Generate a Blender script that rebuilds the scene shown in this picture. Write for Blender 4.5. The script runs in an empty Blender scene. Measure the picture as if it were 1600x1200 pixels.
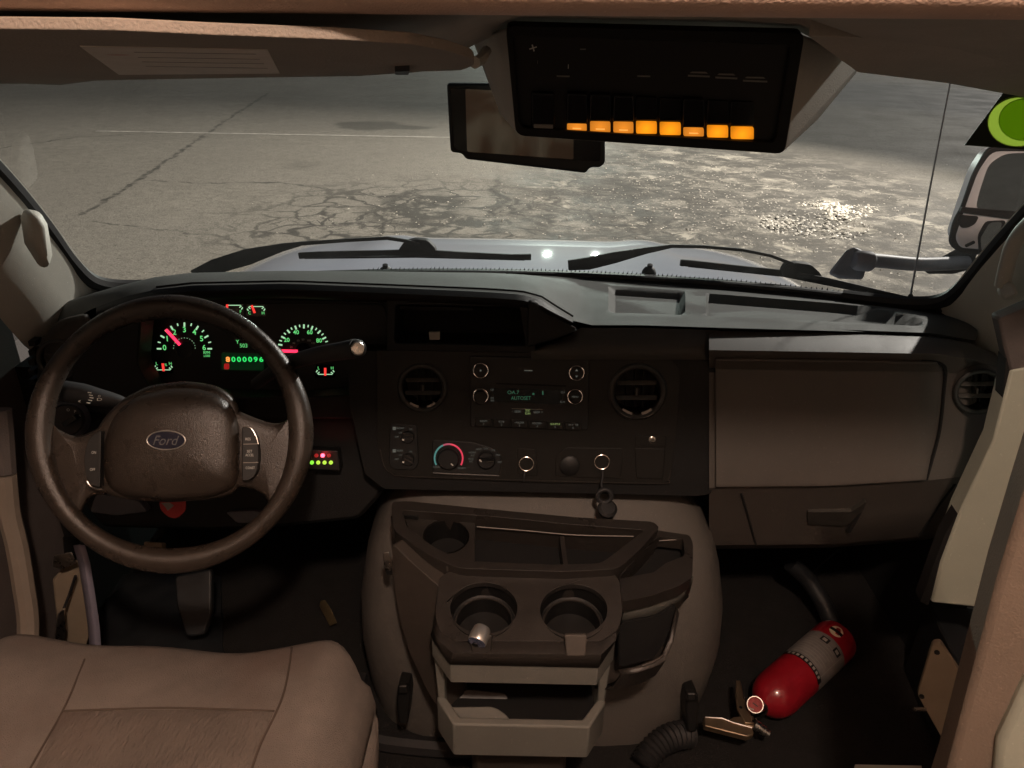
import bpy, bmesh, math, random
from mathutils import Vector, Matrix, noise
from mathutils.geometry import tessellate_polygon
random.seed(7)
SC = bpy.context.scene
COL = SC.collection
R = math.radians
V = Vector

# ------------------------------------------------------------------ camera
# x to the right, y forward, z up; z = 0 is the cab floor, the lot lies at GZ
GZ = -0.80
CAM = V((0.0, 0.0, 1.22))
PITCH, ROLL, FPX = R(26.0), R(1.2), 1204.0
FWD = V((0, math.cos(PITCH), -math.sin(PITCH)))
_u0 = V((0, math.sin(PITCH), math.cos(PITCH)))
_r0 = V((1, 0, 0))
RIGHT = _r0 * math.cos(ROLL) + _u0 * math.sin(ROLL)
UP = _u0 * math.cos(ROLL) - _r0 * math.sin(ROLL)
cd = bpy.data.cameras.new('camera')
cd.sensor_width = 36.0
cd.lens = 36.0 * FPX / 1600.0
cd.clip_start = 0.02
cd.clip_end = 600
cam = bpy.data.objects.new('camera', cd)
COL.objects.link(cam)
cam.matrix_world = Matrix(((RIGHT.x, UP.x, -FWD.x, CAM.x), (RIGHT.y, UP.y, -FWD.y, CAM.y),
                           (RIGHT.z, UP.z, -FWD.z, CAM.z), (0, 0, 0, 1)))
SC.camera = cam

# ------------------------------------------------------------------ night sky, sun lamp standing in for the lot floodlight, exposure
SUN_EL, SUN_AZ = R(25), R(44)          # azimuth clockwise from +y
w = bpy.data.worlds.new('World')
SC.world = w
w.use_nodes = True
nt = w.node_tree
nt.nodes.clear()
sky = nt.nodes.new('ShaderNodeTexSky')
sky.sky_type = 'NISHITA'
sky.sun_disc = False
sky.sun_elevation = SUN_EL
sky.sun_rotation = SUN_AZ
bg = nt.nodes.new('ShaderNodeBackground')
bg.inputs['Strength'].default_value = 0.008
wo = nt.nodes.new('ShaderNodeOutputWorld')
nt.links.new(sky.outputs[0], bg.inputs[0])
nt.links.new(bg.outputs[0], wo.inputs[0])
sl = bpy.data.lights.new('sun', 'SUN')
sl.energy = 2.7
sl.angle = R(1.5)
sl.color = (1.0, 0.95, 0.86)
sun = bpy.data.objects.new('sun', sl)
COL.objects.link(sun)
sd = V((math.sin(SUN_AZ) * math.cos(SUN_EL), math.cos(SUN_AZ) * math.cos(SUN_EL), math.sin(SUN_EL)))
sun.rotation_euler = sd.to_track_quat('Z', 'Y').to_euler()
sun.location = (0, 0, 30)
vs = SC.view_settings
vs.view_transform = 'Standard'
vs.look = 'None'
vs.exposure = 0.32
vs.gamma = 1.0
vs.use_curve_mapping = False
SC.render.engine = 'CYCLES'
SC.cycles.use_denoising = True
SC.cycles.max_bounces = 5
SC.cycles.diffuse_bounces = 3
SC.cycles.glossy_bounces = 3
SC.cycles.use_adaptive_sampling = True
SC.cycles.adaptive_threshold = .02
SC.cycles.sample_clamp_indirect = 3.0
SC.cycles.transparent_max_bounces = 12


# ------------------------------------------------------------------ pixel <-> place helpers
def ray(u, v):
    return FWD + RIGHT * ((u - 800) / FPX) + UP * ((600 - v) / FPX)


def AY(u, v, y):
    d = ray(u, v)
    return CAM + d * ((y - CAM.y) / d.y)


def AZ(u, v, z):
    d = ray(u, v)
    return CAM + d * ((z - CAM.z) / d.z)


def AX(u, v, x):
    d = ray(u, v)
    return CAM + d * ((x - CAM.x) / d.x)


class Fr:
    """a flat working plane somewhere in the cab"""
    def __init__(s, o, n):
        s.o, s.n = V(o), V(n).normalized()

    def P(s, u, v, h=0.0):
        d = ray(u, v)
        t = (s.n.dot(s.o - CAM) + h) / s.n.dot(d)
        return CAM + d * t

    def axes(s, u, v):
        r = (s.P(u + 12, v) - s.P(u - 12, v)).normalized()
        return r, s.n.cross(r).normalized()

    def scale(s, u, v):
        return (s.P(u + 5, v) - s.P(u - 5, v)).length / 10.0


def rc(pts, r, seg=4):
    """round the corners of a 2D outline"""
    out = []
    n = len(pts)
    for i in range(n):
        p = V(pts[i][:2])
        rr = pts[i][2] if len(pts[i]) > 2 else r
        a, b = V(pts[i - 1][:2]), V(pts[(i + 1) % n][:2])
        da, db = a - p, b - p
        k = min(rr, da.length * .45, db.length * .45)
        if k < 1e-6:
            out.append((p.x, p.y))
            continue
        p0, p1 = p + da.normalized() * k, p + db.normalized() * k
        for j in range(seg + 1):
            t = j / seg
            q = p0 * (1 - t) ** 2 + p * 2 * t * (1 - t) + p1 * t * t
            out.append((q.x, q.y))
    return out


def ell(cu, cv, a, b, n=28, rot=0.0):
    return [(cu + a * math.cos(2 * math.pi * i / n) * math.cos(rot) - b * math.sin(2 * math.pi * i / n) * math.sin(rot),
             cv + a * math.cos(2 * math.pi * i / n) * math.sin(rot) + b * math.sin(2 * math.pi * i / n) * math.cos(rot)) for i in range(n)]


def interp(keys, x):
    if x <= keys[0][0]:
        return list(keys[0][1:])
    for a, b in zip(keys, keys[1:]):
        if x <= b[0]:
            t = (x - a[0]) / (b[0] - a[0])
            return [p + (q - p) * t for p, q in zip(a[1:], b[1:])]
    return list(keys[-1][1:])


# ------------------------------------------------------------------ materials
MATS = {}


def mat(name, col=(.5, .5, .5), rough=.5, metal=0.0, var=0.0, vscale=20.0, bump=0.0, bscale=200.0, emit=None, es=0.0, coat=0.0, spec=.5, rvar=0.0):
    if name in MATS:
        return MATS[name]
    m = bpy.data.materials.new(name)
    m.use_nodes = True
    N, L = m.node_tree.nodes, m.node_tree.links
    b = N['Principled BSDF']
    b.inputs['Base Color'].default_value = (*col, 1)
    b.inputs['Roughness'].default_value = rough
    b.inputs['Metallic'].default_value = metal
    b.inputs['Specular IOR Level'].default_value = spec
    b.inputs['Coat Weight'].default_value = coat
    if emit:
        b.inputs['Emission Color'].default_value = (*emit, 1)
        b.inputs['Emission Strength'].default_value = es
    if var or bump or rvar:
        tc = N.new('ShaderNodeTexCoord')
    if var or rvar:
        nz = N.new('ShaderNodeTexNoise')
        nz.inputs['Scale'].default_value = vscale
        nz.inputs['Detail'].default_value = 6
        nz.inputs['Roughness'].default_value = .65
        L.new(tc.outputs['Object'], nz.inputs['Vector'])
    if var:
        mx = N.new('ShaderNodeMix')
        mx.data_type = 'RGBA'
        mx.inputs[6].default_value = (*[c * (1 - var) for c in col], 1)
        mx.inputs[7].default_value = (*[min(1, c * (1 + var)) for c in col], 1)
        mr = N.new('ShaderNodeMapRange')
        mr.inputs[1].default_value, mr.inputs[2].default_value = .3, .7
        L.new(nz.outputs['Fac'], mr.inputs[0])
        L.new(mr.outputs[0], mx.inputs[0])
        L.new(mx.outputs[2], b.inputs['Base Color'])
    if rvar:
        if not var:
            pass
        mr2 = N.new('ShaderNodeMapRange')
        mr2.inputs[1].default_value, mr2.inputs[2].default_value = .3, .7
        mr2.inputs[3].default_value, mr2.inputs[4].default_value = max(.05, rough - rvar), min(1, rough + rvar)
        L.new(nz.outputs['Fac'], mr2.inputs[0])
        L.new(mr2.outputs[0], b.inputs['Roughness'])
    if bump and var:
        d1 = N.new('ShaderNodeTexNoise')
        d1.inputs['Scale'].default_value = 240
        d1.inputs['Detail'].default_value = 2
        L.new(tc.outputs['Object'], d1.inputs['Vector'])
        d2 = N.new('ShaderNodeMapRange')
        d2.inputs[1].default_value, d2.inputs[2].default_value, d2.inputs[4].default_value = .66, .78, .5
        L.new(d1.outputs['Fac'], d2.inputs[0])
        d3 = N.new('ShaderNodeMix')
        d3.data_type = 'RGBA'
        L.new(d2.outputs[0], d3.inputs[0])
        L.new(mx.outputs[2], d3.inputs[6])
        d3.inputs[7].default_value = (*[min(1, c * 1.6 + .02) for c in col], 1)
        L.new(d3.outputs[2], b.inputs['Base Color'])
    if bump:
        n2 = N.new('ShaderNodeTexNoise')
        n2.inputs['Scale'].default_value = bscale
        n2.inputs['Detail'].default_value = 3
        L.new(tc.outputs['Object'], n2.inputs['Vector'])
        bp = N.new('ShaderNodeBump')
        bp.inputs['Strength'].default_value = bump
        bp.inputs['Distance'].default_value = .002
        L.new(n2.outputs['Fac'], bp.inputs['Height'])
        L.new(bp.outputs[0], b.inputs['Normal'])
    MATS[name] = m
    return m


def glow(name, col, s):
    return mat(name, (.02, .02, .02), .5, emit=col, es=s)


def glass(name, tint=(1, 1, 1), rough=0.0, ior=1.45):
    m = bpy.data.materials.new(name)
    m.use_nodes = True
    N, L = m.node_tree.nodes, m.node_tree.links
    N.clear()
    o = N.new('ShaderNodeOutputMaterial')
    mx = N.new('ShaderNodeMixShader')
    # Schlick reflectance of a thin pane, the same from both sides
    ge = N.new('ShaderNodeNewGeometry')
    dt = N.new('ShaderNodeVectorMath')
    dt.operation = 'DOT_PRODUCT'
    L.new(ge.outputs['Incoming'], dt.inputs[0])
    L.new(ge.outputs['Normal'], dt.inputs[1])

    def mth(op, a_, b_):
        n_ = N.new('ShaderNodeMath')
        n_.operation = op
        for i_, q_ in enumerate((a_, b_)):
            if isinstance(q_, (int, float)):
                n_.inputs[i_].default_value = q_
            else:
                L.new(q_, n_.inputs[i_])
        return n_.outputs[0]
    ab = mth('ABSOLUTE', dt.outputs['Value'], 0)
    pw = mth('POWER', mth('SUBTRACT', 1.0, ab), 5.0)
    fo_ = mth('ADD', mth('MULTIPLY', pw, .93), .07)
    t = N.new('ShaderNodeBsdfTransparent')
    t.inputs[0].default_value = (*tint, 1)
    g = N.new('ShaderNodeBsdfGlossy')
    g.inputs['Roughness'].default_value = rough
    L.new(fo_, mx.inputs[0])
    L.new(t.outputs[0], mx.inputs[1])
    L.new(g.outputs[0], mx.inputs[2])
    tcg = N.new('ShaderNodeTexCoord')
    nzg = N.new('ShaderNodeTexNoise')
    nzg.inputs['Scale'].default_value = 7
    nzg.inputs['Detail'].default_value = 8
    nzg.inputs['Roughness'].default_value = .7
    L.new(tcg.outputs['Object'], nzg.inputs['Vector'])
    mrg = N.new('ShaderNodeMapRange')
    mrg.inputs[1].default_value, mrg.inputs[2].default_value = .35, .75
    mrg.inputs[3].default_value, mrg.inputs[4].default_value = .002, .016
    L.new(nzg.outputs['Fac'], mrg.inputs[0])
    df = N.new('ShaderNodeBsdfTranslucent')
    df.inputs[0].default_value = (.8, .8, .78, 1)
    m2 = N.new('ShaderNodeMixShader')
    L.new(mrg.outputs[0], m2.inputs[0])
    L.new(mx.outputs[0], m2.inputs[1])
    L.new(df.outputs[0], m2.inputs[2])
    L.new(m2.outputs[0], o.inputs[0])
    MATS[name] = m
    return m


mat('pad', (.088, .092, .088), .72, spec=.3, var=.10, vscale=14, bump=.35, bscale=900, rvar=.08)
mat('dash_dark', (.0080, .0080, .0081), .5, spec=.3, var=.12, vscale=12, bump=.35, bscale=900)
mat('dash_brown', (.083, .073, .064), .55, var=.08, vscale=9, bump=.3, bscale=900, rvar=.06)
mat('dash_lower', (.040, .037, .032), .6, var=.1, vscale=9, bump=.3, bscale=900)
mat('bezel', (.0115, .0105, .009), .42, spec=.35, var=.1, vscale=18, bump=.2, bscale=900)
mat('vent_ring', (.022, .021, .019), .38)
mat('louver', (.055, .052, .046), .4)
mat('black', (.008, .008, .008), .5)
mat('black_gloss', (.006, .006, .007), .12)
mat('rubber', (.014, .014, .015), .65, var=.2, vscale=40)
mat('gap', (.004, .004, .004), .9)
mat('beige', (.50, .49, .44), .55, var=.07, vscale=8, bump=.2, bscale=700)
mat('cover', (.118, .109, .098), .6, var=.10, vscale=7, bump=.3, bscale=600, rvar=.08)
mat('post', (.20, .155, .12), .7, var=.08, vscale=10, bump=.4, bscale=400)
mat('header', (.70, .50, .40), .7, var=.08, vscale=10, bump=.5, bscale=500)
mat('visor', (.27, .235, .20), .85, var=.06, vscale=10, bump=.5, bscale=500)
mat('liner', (.42, .39, .345), .85, var=.08, vscale=10, bump=.6, bscale=500)
mat('tray', (.030, .026, .023), .33, var=.12, vscale=12, bump=.25, bscale=800, rvar=.08)
mat('wing', (.055, .046, .039), .55, var=.1, vscale=10, bump=.25, bscale=700)
mat('bin_grey', (.165, .165, .148), .6, var=.06, vscale=10, bump=.25, bscale=700)
mat('leather', (.030, .0225, .0175), .29, var=.12, vscale=25, bump=.30, bscale=800, rvar=.07)
mat('plate_tan', (.30, .245, .18), .6, var=.1, vscale=12)
mat('kick', (.40, .42, .35), .6, var=.06, vscale=6, bump=.2, bscale=400)
mat('carpet', (.0075, .007, .0065), .95, var=.35, vscale=30, bump=.8, bscale=300)
mat('mat_rubber', (.018, .020, .022), .45, var=.35, vscale=14, rvar=.15)
mat('metal', (.55, .53, .50), .3, 1.0, rvar=.1, vscale=60)
mat('brass', (.42, .32, .22), .5, 1.0, var=.12, vscale=50)
mat('chrome', (.75, .75, .75), .12, 1.0)
mat('chrome_dim', (.45, .43, .40), .25, 1.0)
mat('red_paint', (.27, .008, .016), .28, var=.12, vscale=30, coat=.4)
mat('red_plastic', (.45, .03, .03), .5)
mat('paper', (.30, .28, .25), .7, var=.12, vscale=40)
mat('label_white', (.58, .54, .49), .7, var=.08, vscale=30)
mat('sticker_cream', (.62, .52, .36), .6)
mat('white_print', (.62, .62, .58), .6)
mat('step_light_white', (.82, .80, .76), .5)
mat('grey_print', (.22, .21, .19), .6)
mat('tab_grey', (.30, .27, .24), .5)
mat('paint', (.52, .55, .64), .6, var=.04, vscale=5, coat=1.0, spec=.08)
mat('mirror_white', (.70, .72, .76), .35)
mat('arm_grey', (.13, .135, .15), .5, var=.15, vscale=20)
mat('belt', (.22, .21, .27), .6, var=.1, vscale=30)
mat('door_cloth', (.10, .085, .08), .8, var=.1, vscale=15, bump=.4, bscale=500)
mat('door_beige', (.26, .22, .18), .65, var=.08, vscale=12)
mat('badge_metal', (.55, .52, .48), .42, .9)
mat('blue_badge', (.006, .008, .022), .3)
mat('sticker_dark', (.012, .022, .010), .6, emit=(.02, .04, .015), es=.0)
mat('mirror', (.85, .85, .86), .02, 1.0)
glass('windshield_glass')
glow('g_green', (.20, 1.0, .28), .58)
glow('g_white', (.55, 1.0, .58), .60)
glow('g_red', (1.0, .03, .09), 1.6)
glow('g_redsoft', (1.0, .05, .04), .9)
glow('g_orange', (1.0, .30, .06), 1.3)
glow('g_lcd', (.03, .75, .14), .9)
glow('g_lcdbg', (.0, .05, .012), .18)
glow('g_amber', (1.0, .30, .008), 1.05)
glow('g_amber_dim', (1.0, .31, .025), .75)
for nm_ in ('g_amber', 'g_amber_dim'):
    N_, L_ = MATS[nm_].node_tree.nodes, MATS[nm_].node_tree.links
    tc_ = N_.new('ShaderNodeTexCoord')
    ln_ = N_.new('ShaderNodeVectorMath')
    ln_.operation = 'LENGTH'
    sb_ = N_.new('ShaderNodeVectorMath')
    sb_.operation = 'SUBTRACT'
    sb_.inputs[1].default_value = (0, 0, .006)
    L_.new(tc_.outputs['Object'], sb_.inputs[0])
    L_.new(sb_.outputs[0], ln_.inputs[0])
    mr_ = N_.new('ShaderNodeMapRange')
    mr_.inputs[1].default_value, mr_.inputs[2].default_value = .001, .015
    mr_.inputs[3].default_value, mr_.inputs[4].default_value = (1.15, .5) if nm_ == 'g_amber' else (.75, .4)
    L_.new(ln_.outputs['Value'], mr_.inputs[0])
    L_.new(mr_.outputs[0], N_['Principled BSDF'].inputs['Emission Strength'])
glow('g_led_red', (1.0, .05, .09), 7.0)
glow('g_led_dim', (1.0, .03, .03), .25)
glow('g_led_green', (.25, .9, .05), 1.0)
glow('g_led_yellow', (.45, .75, .06), 1.0)
glow('g_heat', (1.0, .06, .12), .55)
glow('g_mid', (.75, .12, .2), .4)
glow('g_cool', (.10, .33, .30), .45)
glow('g_print', (.75, .78, .66), .075)
glow('g_print2', (.55, .75, .25), .30)
glow('g_radio', (.10, .40, .22), .16)


# ------------------------------------------------------------------ object helpers
WORLD = {}


def link(o, parent, loc):
    COL.objects.link(o)
    WORLD[o.name] = V(loc)
    if parent is not None:
        o.parent = parent
        o.location = V(loc) - WORLD[parent.name]
    else:
        o.location = V(loc)


def tag(o, label=None, cat=None, group=None, kind=None):
    if label:
        o['label'] = label
    if cat:
        o['category'] = cat
    if group:
        o['group'] = group
    if kind:
        o['kind'] = kind
    return o


def thing(name, label, cat, loc, group=None):
    o = bpy.data.objects.new(name, None)
    o.empty_display_size = .05
    link(o, None, loc)
    return tag(o, label, cat, group)


def obj(name, verts, faces, m, parent=None, bevel=0.0, bseg=2, angle=35, sub=0, solid=0.0, soff=0.0):
    vs_ = [V(p) for p in verts]
    lo = V((min(p.x for p in vs_), min(p.y for p in vs_), min(p.z for p in vs_)))
    hi = V((max(p.x for p in vs_), max(p.y for p in vs_), max(p.z for p in vs_)))
    c = V(((lo.x + hi.x) / 2, (lo.y + hi.y) / 2, lo.z))
    me = bpy.data.meshes.new(name)
    me.from_pydata([p - c for p in vs_], [], faces)
    bm = bmesh.new()
    bm.from_mesh(me)
    bmesh.ops.remove_doubles(bm, verts=bm.verts, dist=1e-5)
    bmesh.ops.recalc_face_normals(bm, faces=bm.faces)
    bm.to_mesh(me)
    bm.free()
    me.materials.append(MATS[m])
    for p in me.polygons:
        p.use_smooth = True
    me.set_sharp_from_angle(angle=R(angle))
    o = bpy.data.objects.new(name, me)
    link(o, parent, c)
    if solid:
        s = o.modifiers.new('thickness', 'SOLIDIFY')
        s.thickness = solid
        s.offset = soff
    if bevel:
        b = o.modifiers.new('bevel', 'BEVEL')
        b.width = bevel
        b.segments = bseg
        b.limit_method = 'ANGLE'
        b.angle_limit = R(32)
        b.harden_normals = False
    if sub:
        s = o.modifiers.new('sub', 'SUBSURF')
        s.levels = s.render_levels = sub
    return o


def prism(name, front, off, m, parent=None, bevel=0.0, **k):
    """front outline (world points) pushed back by the vector off"""
    n = len(front)
    off = V(off)
    vs_ = list(front) + [p + off for p in front]
    fs = [list(range(n)), list(range(2 * n - 1, n - 1, -1))]
    fs += [[i, n + i, n + (i + 1) % n, (i + 1) % n] for i in range(n)]
    return obj(name, vs_, fs, m, parent, bevel, **k)


def pprism(name, fr, pts, h0, h1, m, parent=None, bevel=0.0, **k):
    return prism(name, [fr.P(u, v, h1) for u, v in pts], fr.n * (h0 - h1), m, parent, bevel, **k)


def plate(name, outer, holes, off, m, parent=None, bevel=0.0, hole_off=None, **k):
    """flat plate with holes: outer/holes are world outlines on one plane"""
    off = V(off)
    loops = [outer] + holes
    flat = [p for l in loops for p in l]
    nrm = off.normalized()
    a = nrm.orthogonal().normalized()
    b = nrm.cross(a)
    tris = tessellate_polygon([[V((p.dot(a), p.dot(b), 0)) for p in l] for l in loops])
    fs = [list(t) for t in tris]
    vs_ = list(flat)
    st = 0
    for i, l in enumerate(loops):
        n = len(l)
        d = off if (i == 0 or hole_off is None) else V(hole_off)
        base = len(vs_)
        vs_ += [p + d for p in l]
        fs += [[st + j, base + j, base + (j + 1) % n, st + (j + 1) % n] for j in range(n)]
        st += n
    return obj(name, vs_, fs, m, parent, bevel, **k)


def loft(name, rows, m, parent=None, closed=False, caps=False, **k):
    n = len(rows[0])
    vs_ = [p for r in rows for p in r]
    fs = []
    for i in range(len(rows) - 1):
        for j in range(n if closed else n - 1):
            fs.append([i * n + j, i * n + (j + 1) % n, (i + 1) * n + (j + 1) % n, (i + 1) * n + j])
    if caps:
        fs.append(list(range(n - 1, -1, -1)))
        fs.append([(len(rows) - 1) * n + j for j in range(n)])
    return obj(name, vs_, fs, m, parent, **k)


def hull(name, pts, m, parent=None, bevel=0.0, **k):
    bm = bmesh.new()
    for p in pts:
        bm.verts.new(p)
    bmesh.ops.convex_hull(bm, input=bm.verts)
    bmesh.ops.dissolve_limit(bm, angle_limit=R(3), verts=bm.verts, edges=bm.edges)
    for v in [v for v in bm.verts if not v.link_faces]:
        bm.verts.remove(v)
    bm.verts.index_update()
    vs_ = [v.co.copy() for v in bm.verts]
    fs = [[v.index for v in f.verts] for f in bm.faces]
    bm.free()
    return obj(name, vs_, fs, m, parent, bevel, **k)


def tube_geo(path, rad, seg=10):
    path = [V(p) for p in path]
    n = len(path)
    rs = rad if isinstance(rad, (list, tuple)) else [rad] * n
    t0 = (path[1] - path[0]).normalized()
    a = t0.orthogonal().normalized()
    rows = []
    for i in range(n):
        t = (path[min(i + 1, n - 1)] - path[max(i - 1, 0)]).normalized()
        a = (a - t * a.dot(t)).normalized()
        b = t.cross(a)
        rows.append([path[i] + (a * math.cos(2 * math.pi * j / seg) + b * math.sin(2 * math.pi * j / seg)) * rs[i] for j in range(seg)])
    return rows


def tube(name, path, rad, m, parent=None, seg=10, **k):
    return loft(name, tube_geo(path, rad, seg), m, parent, closed=True, caps=True, **k)


def smooth_path(pts, n=6):
    pts = [V(p) for p in pts]
    out = []
    for i in range(len(pts) - 1):
        p0, p1, p2, p3 = pts[max(i - 1, 0)], pts[i], pts[i + 1], pts[min(i + 2, len(pts) - 1)]
        for j in range(n):
            t = j / n
            out.append(.5 * ((2 * p1) + (p2 - p0) * t + (2 * p0 - 5 * p1 + 4 * p2 - p3) * t * t + (3 * p1 - p0 - 3 * p2 + p3) * t ** 3))
    out.append(pts[-1])
    return out


def lathe(name, o, axis, prof, m, parent=None, seg=28, caps=True, **k):
    ax = V(axis).normalized()
    a = ax.orthogonal().normalized()
    b = ax.cross(a)
    rows = [[V(o) + ax * h + (a * math.cos(2 * math.pi * j / seg) + b * math.sin(2 * math.pi * j / seg)) * max(r, 1e-5) for j in range(seg)] for r, h in prof]
    return loft(name, rows, m, parent, closed=True, caps=caps, **k)


def ring(name, o, n, r, thick, m, parent=None, seg=32, ts=8, sx=1.0, xax=None, **k):
    n = V(n).normalized()
    a = xax or n.orthogonal().normalized()
    b = n.cross(a)
    rows = []
    for i in range(seg + 1):
        t = 2 * math.pi * i / seg
        c = V(o) + a * math.cos(t) * r * sx + b * math.sin(t) * r
        rad = (a * math.cos(t) + b * math.sin(t))
        rows.append([c + rad * math.cos(2 * math.pi * j / ts) * thick + n * math.sin(2 * math.pi * j / ts) * thick for j in range(ts)])
    return loft(name, rows, m, parent, closed=True, **k)


def box(name, lo, hi, m, parent=None, bevel=0.0, **k):
    lo, hi = V(lo), V(hi)
    p = [V((x, y, z)) for z in (lo.z, hi.z) for y in (lo.y, hi.y) for x in (lo.x, hi.x)]
    f = [[0, 2, 3, 1], [4, 5, 7, 6], [0, 1, 5, 4], [2, 6, 7, 3], [0, 4, 6, 2], [1, 3, 7, 5]]
    return obj(name, p, f, m, parent, bevel, **k)


def text(name, s, fr, u, v, hpx, m, parent, h=.0012, shear=0.0, wpx=None, rot=0.0, off=0.0, extrude=0.0):
    cu = bpy.data.curves.new('t', 'FONT')
    cu.body = s
    cu.shear = shear
    cu.offset = off
    cu.extrude = 0.0
    cu.resolution_u = 3
    to = bpy.data.objects.new('t', cu)
    me = bpy.data.meshes.new_from_object(to)
    vs_ = [q.co.copy() for q in me.vertices]
    fs = [list(p.vertices) for p in me.polygons]
    bpy.data.objects.remove(to)
    bpy.data.meshes.remove(me)
    x0, x1 = min(q.x for q in vs_), max(q.x for q in vs_)
    y0, y1 = min(q.y for q in vs_), max(q.y for q in vs_)
    sc = fr.scale(u, v)
    k = hpx * sc / max(y1 - y0, 1e-6)
    kx = k if wpx is None else wpx * sc / max(x1 - x0, 1e-6)
    r, up = fr.axes(u, v)
    if rot:
        q = Matrix.Rotation(rot, 3, fr.n)
        r, up = q @ r, q @ up
    c = fr.P(u, v, h)
    pts = [c + r * (q.x - (x0 + x1) / 2) * kx + up * (q.y - (y0 + y1) / 2) * k for q in vs_]
    return obj(name, pts, fs, m, parent)


def bar(name, fr, a, b, wpx, m, parent, h=.0012, t=.0008):
    """a short flat mark from pixel a to pixel b"""
    A, B = fr.P(*a, h), fr.P(*b, h)
    d = (B - A).normalized()
    s = fr.n.cross(d).normalized() * (wpx * fr.scale(*a) / 2)
    return prism(name, [A - s, B - s, B + s, A + s], fr.n * -t, m, parent)


# ================================================================== the lot outside
def ground_material():
    m = bpy.data.materials.new('asphalt')
    m.use_nodes = True
    N, L = m.node_tree.nodes, m.node_tree.links
    b = N['Principled BSDF']
    tc = N.new('ShaderNodeTexCoord')

    def nz(scale, detail=6, rough=.6, dist=0.0, vec=None):
        n = N.new('ShaderNodeTexNoise')
        n.inputs['Scale'].default_value = scale
        n.inputs['Detail'].default_value = detail
        n.inputs['Roughness'].default_value = rough
        n.inputs['Distortion'].default_value = dist
        L.new(vec or tc.outputs['Object'], n.inputs['Vector'])
        return n.outputs['Fac']

    def mr(x, a, b_, c=0.0, d=1.0):
        n = N.new('ShaderNodeMapRange')
        n.interpolation_type = 'SMOOTHSTEP'
        L.new(x, n.inputs[0])
        for i, q in enumerate((a, b_, c, d)):
            n.inputs[i + 1].default_value = q
        return n.outputs[0]

    def mth(op, a, b_=None):
        n = N.new('ShaderNodeMath')
        n.operation = op
        for i, q in enumerate((a, b_)):
            if q is None:
                continue
            if isinstance(q, (int, float)):
                n.inputs[i].default_value = q
            else:
                L.new(q, n.inputs[i])
        return n.outputs[0]

    def mix(f, a, b_):
        n = N.new('ShaderNodeMix')
        n.data_type = 'RGBA'
        L.new(f, n.inputs[0])
        for i, q in ((6, a), (7, b_)):
            if isinstance(q, tuple):
                n.inputs[i].default_value = (*q, 1)
            else:
                L.new(q, n.inputs[i])
        return n.outputs[2]

    # warped coordinates
    wn = N.new('ShaderNodeTexNoise')
    wn.inputs['Scale'].default_value = 1.9
    wn.inputs['Detail'].default_value = 2.5
    L.new(tc.outputs['Object'], wn.inputs['Vector'])
    va = N.new('ShaderNodeVectorMath')
    va.operation = 'MULTIPLY_ADD'
    L.new(wn.outputs['Color'], va.inputs[0])
    va.inputs[1].default_value = (.55, .55, 0)
    L.new(tc.outputs['Object'], va.inputs[2])
    WV = va.outputs[0]

    def blob(p, rx, ry, soft=.6, wob=1.0, vec=None):
        sx = N.new('ShaderNodeVectorMath')
        sx.operation = 'SUBTRACT'
        L.new(vec or WV, sx.inputs[0])
        sx.inputs[1].default_value = (p.x + .27, p.y + .27, 0)
        dv = N.new('ShaderNodeVectorMath')
        dv.operation = 'MULTIPLY'
        L.new(sx.outputs[0], dv.inputs[0])
        dv.inputs[1].default_value = (1 / rx, 1 / ry, 0)
        ln = N.new('ShaderNodeVectorMath')
        ln.operation = 'LENGTH'
        L.new(dv.outputs[0], ln.inputs[0])
        return mr(ln.outputs['Value'], 1.0, 1.0 - soft)

    def vor(scale, vec=None):
        n = N.new('ShaderNodeTexVoronoi')
        n.feature = 'DISTANCE_TO_EDGE'
        n.inputs['Scale'].default_value = scale
        L.new(vec or WV, n.inputs['Vector'])
        return n.outputs['Distance']

    fine = nz(60, 4, .7)
    mid = nz(3.0, 7, .7)
    big = nz(.35, 4, .6)
    base = mix(mr(mid, .3, .72), (.080, .074, .064), (.118, .109, .094))
    base = mix(mr(big, .35, .65), base, (.086, .079, .069))
    base = mix(mr(nz(9, 7, .75), .40, .66), base, (.066, .061, .053))
    base = mix(mr(fine, .44, .70), base, (.150, .142, .124))
    base = mix(mr(nz(38, 3, .6), .56, .70), base, (.045, .042, .037))
    # worn, ravelled ground on the passenger side
    c = AZ(1190, 330, GZ)
    right = blob(c, 3.6, 6.2, .4)
    rav = mr(nz(2.6, 9, .78, .4), .37, .55)
    base = mix(mth('MULTIPLY', right, mth('MULTIPLY', rav, .92)), base, (.030, .028, .025))
    pale = mr(nz(1.5, 8, .72, .3), .55, .63)
    base = mix(mth('MULTIPLY', right, mth('MULTIPLY', pale, .8)), base, (.17, .158, .135))
    c2 = AZ(1430, 150, GZ)
    base = mix(mth('MULTIPLY', blob(c2, 4.6, 6.5, .5), .7), base, (.040, .042, .046))  # broad darker, bluish patch farther off on that side
    # alligator cracking in front of the hood
    ac = AZ(650, 345, GZ)
    am = blob(ac, 2.6, 2.9, .6)
    cells = vor(2.7)
    cells2 = vor(6.0)
    crack = mth('MAXIMUM', mr(cells, .085, .03), mth('MULTIPLY', mr(cells2, .07, .02), mr(nz(1.1, 3), .45, .6)))
    crack = mth('MULTIPLY', crack, mr(nz(3.5, 6, .7), .36, .50))
    cm = mth('MULTIPLY', crack, am)
    lost = mth('MULTIPLY', blob(AZ(650, 325, GZ), .75, 1.0, .5), mr(nz(2.4, 8, .72, .2), .44, .52))
    lost2 = mth('MULTIPLY', blob(AZ(715, 352, GZ), .75, .55, .5), mr(nz(2.9, 8, .72, .2), .44, .52))
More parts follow.
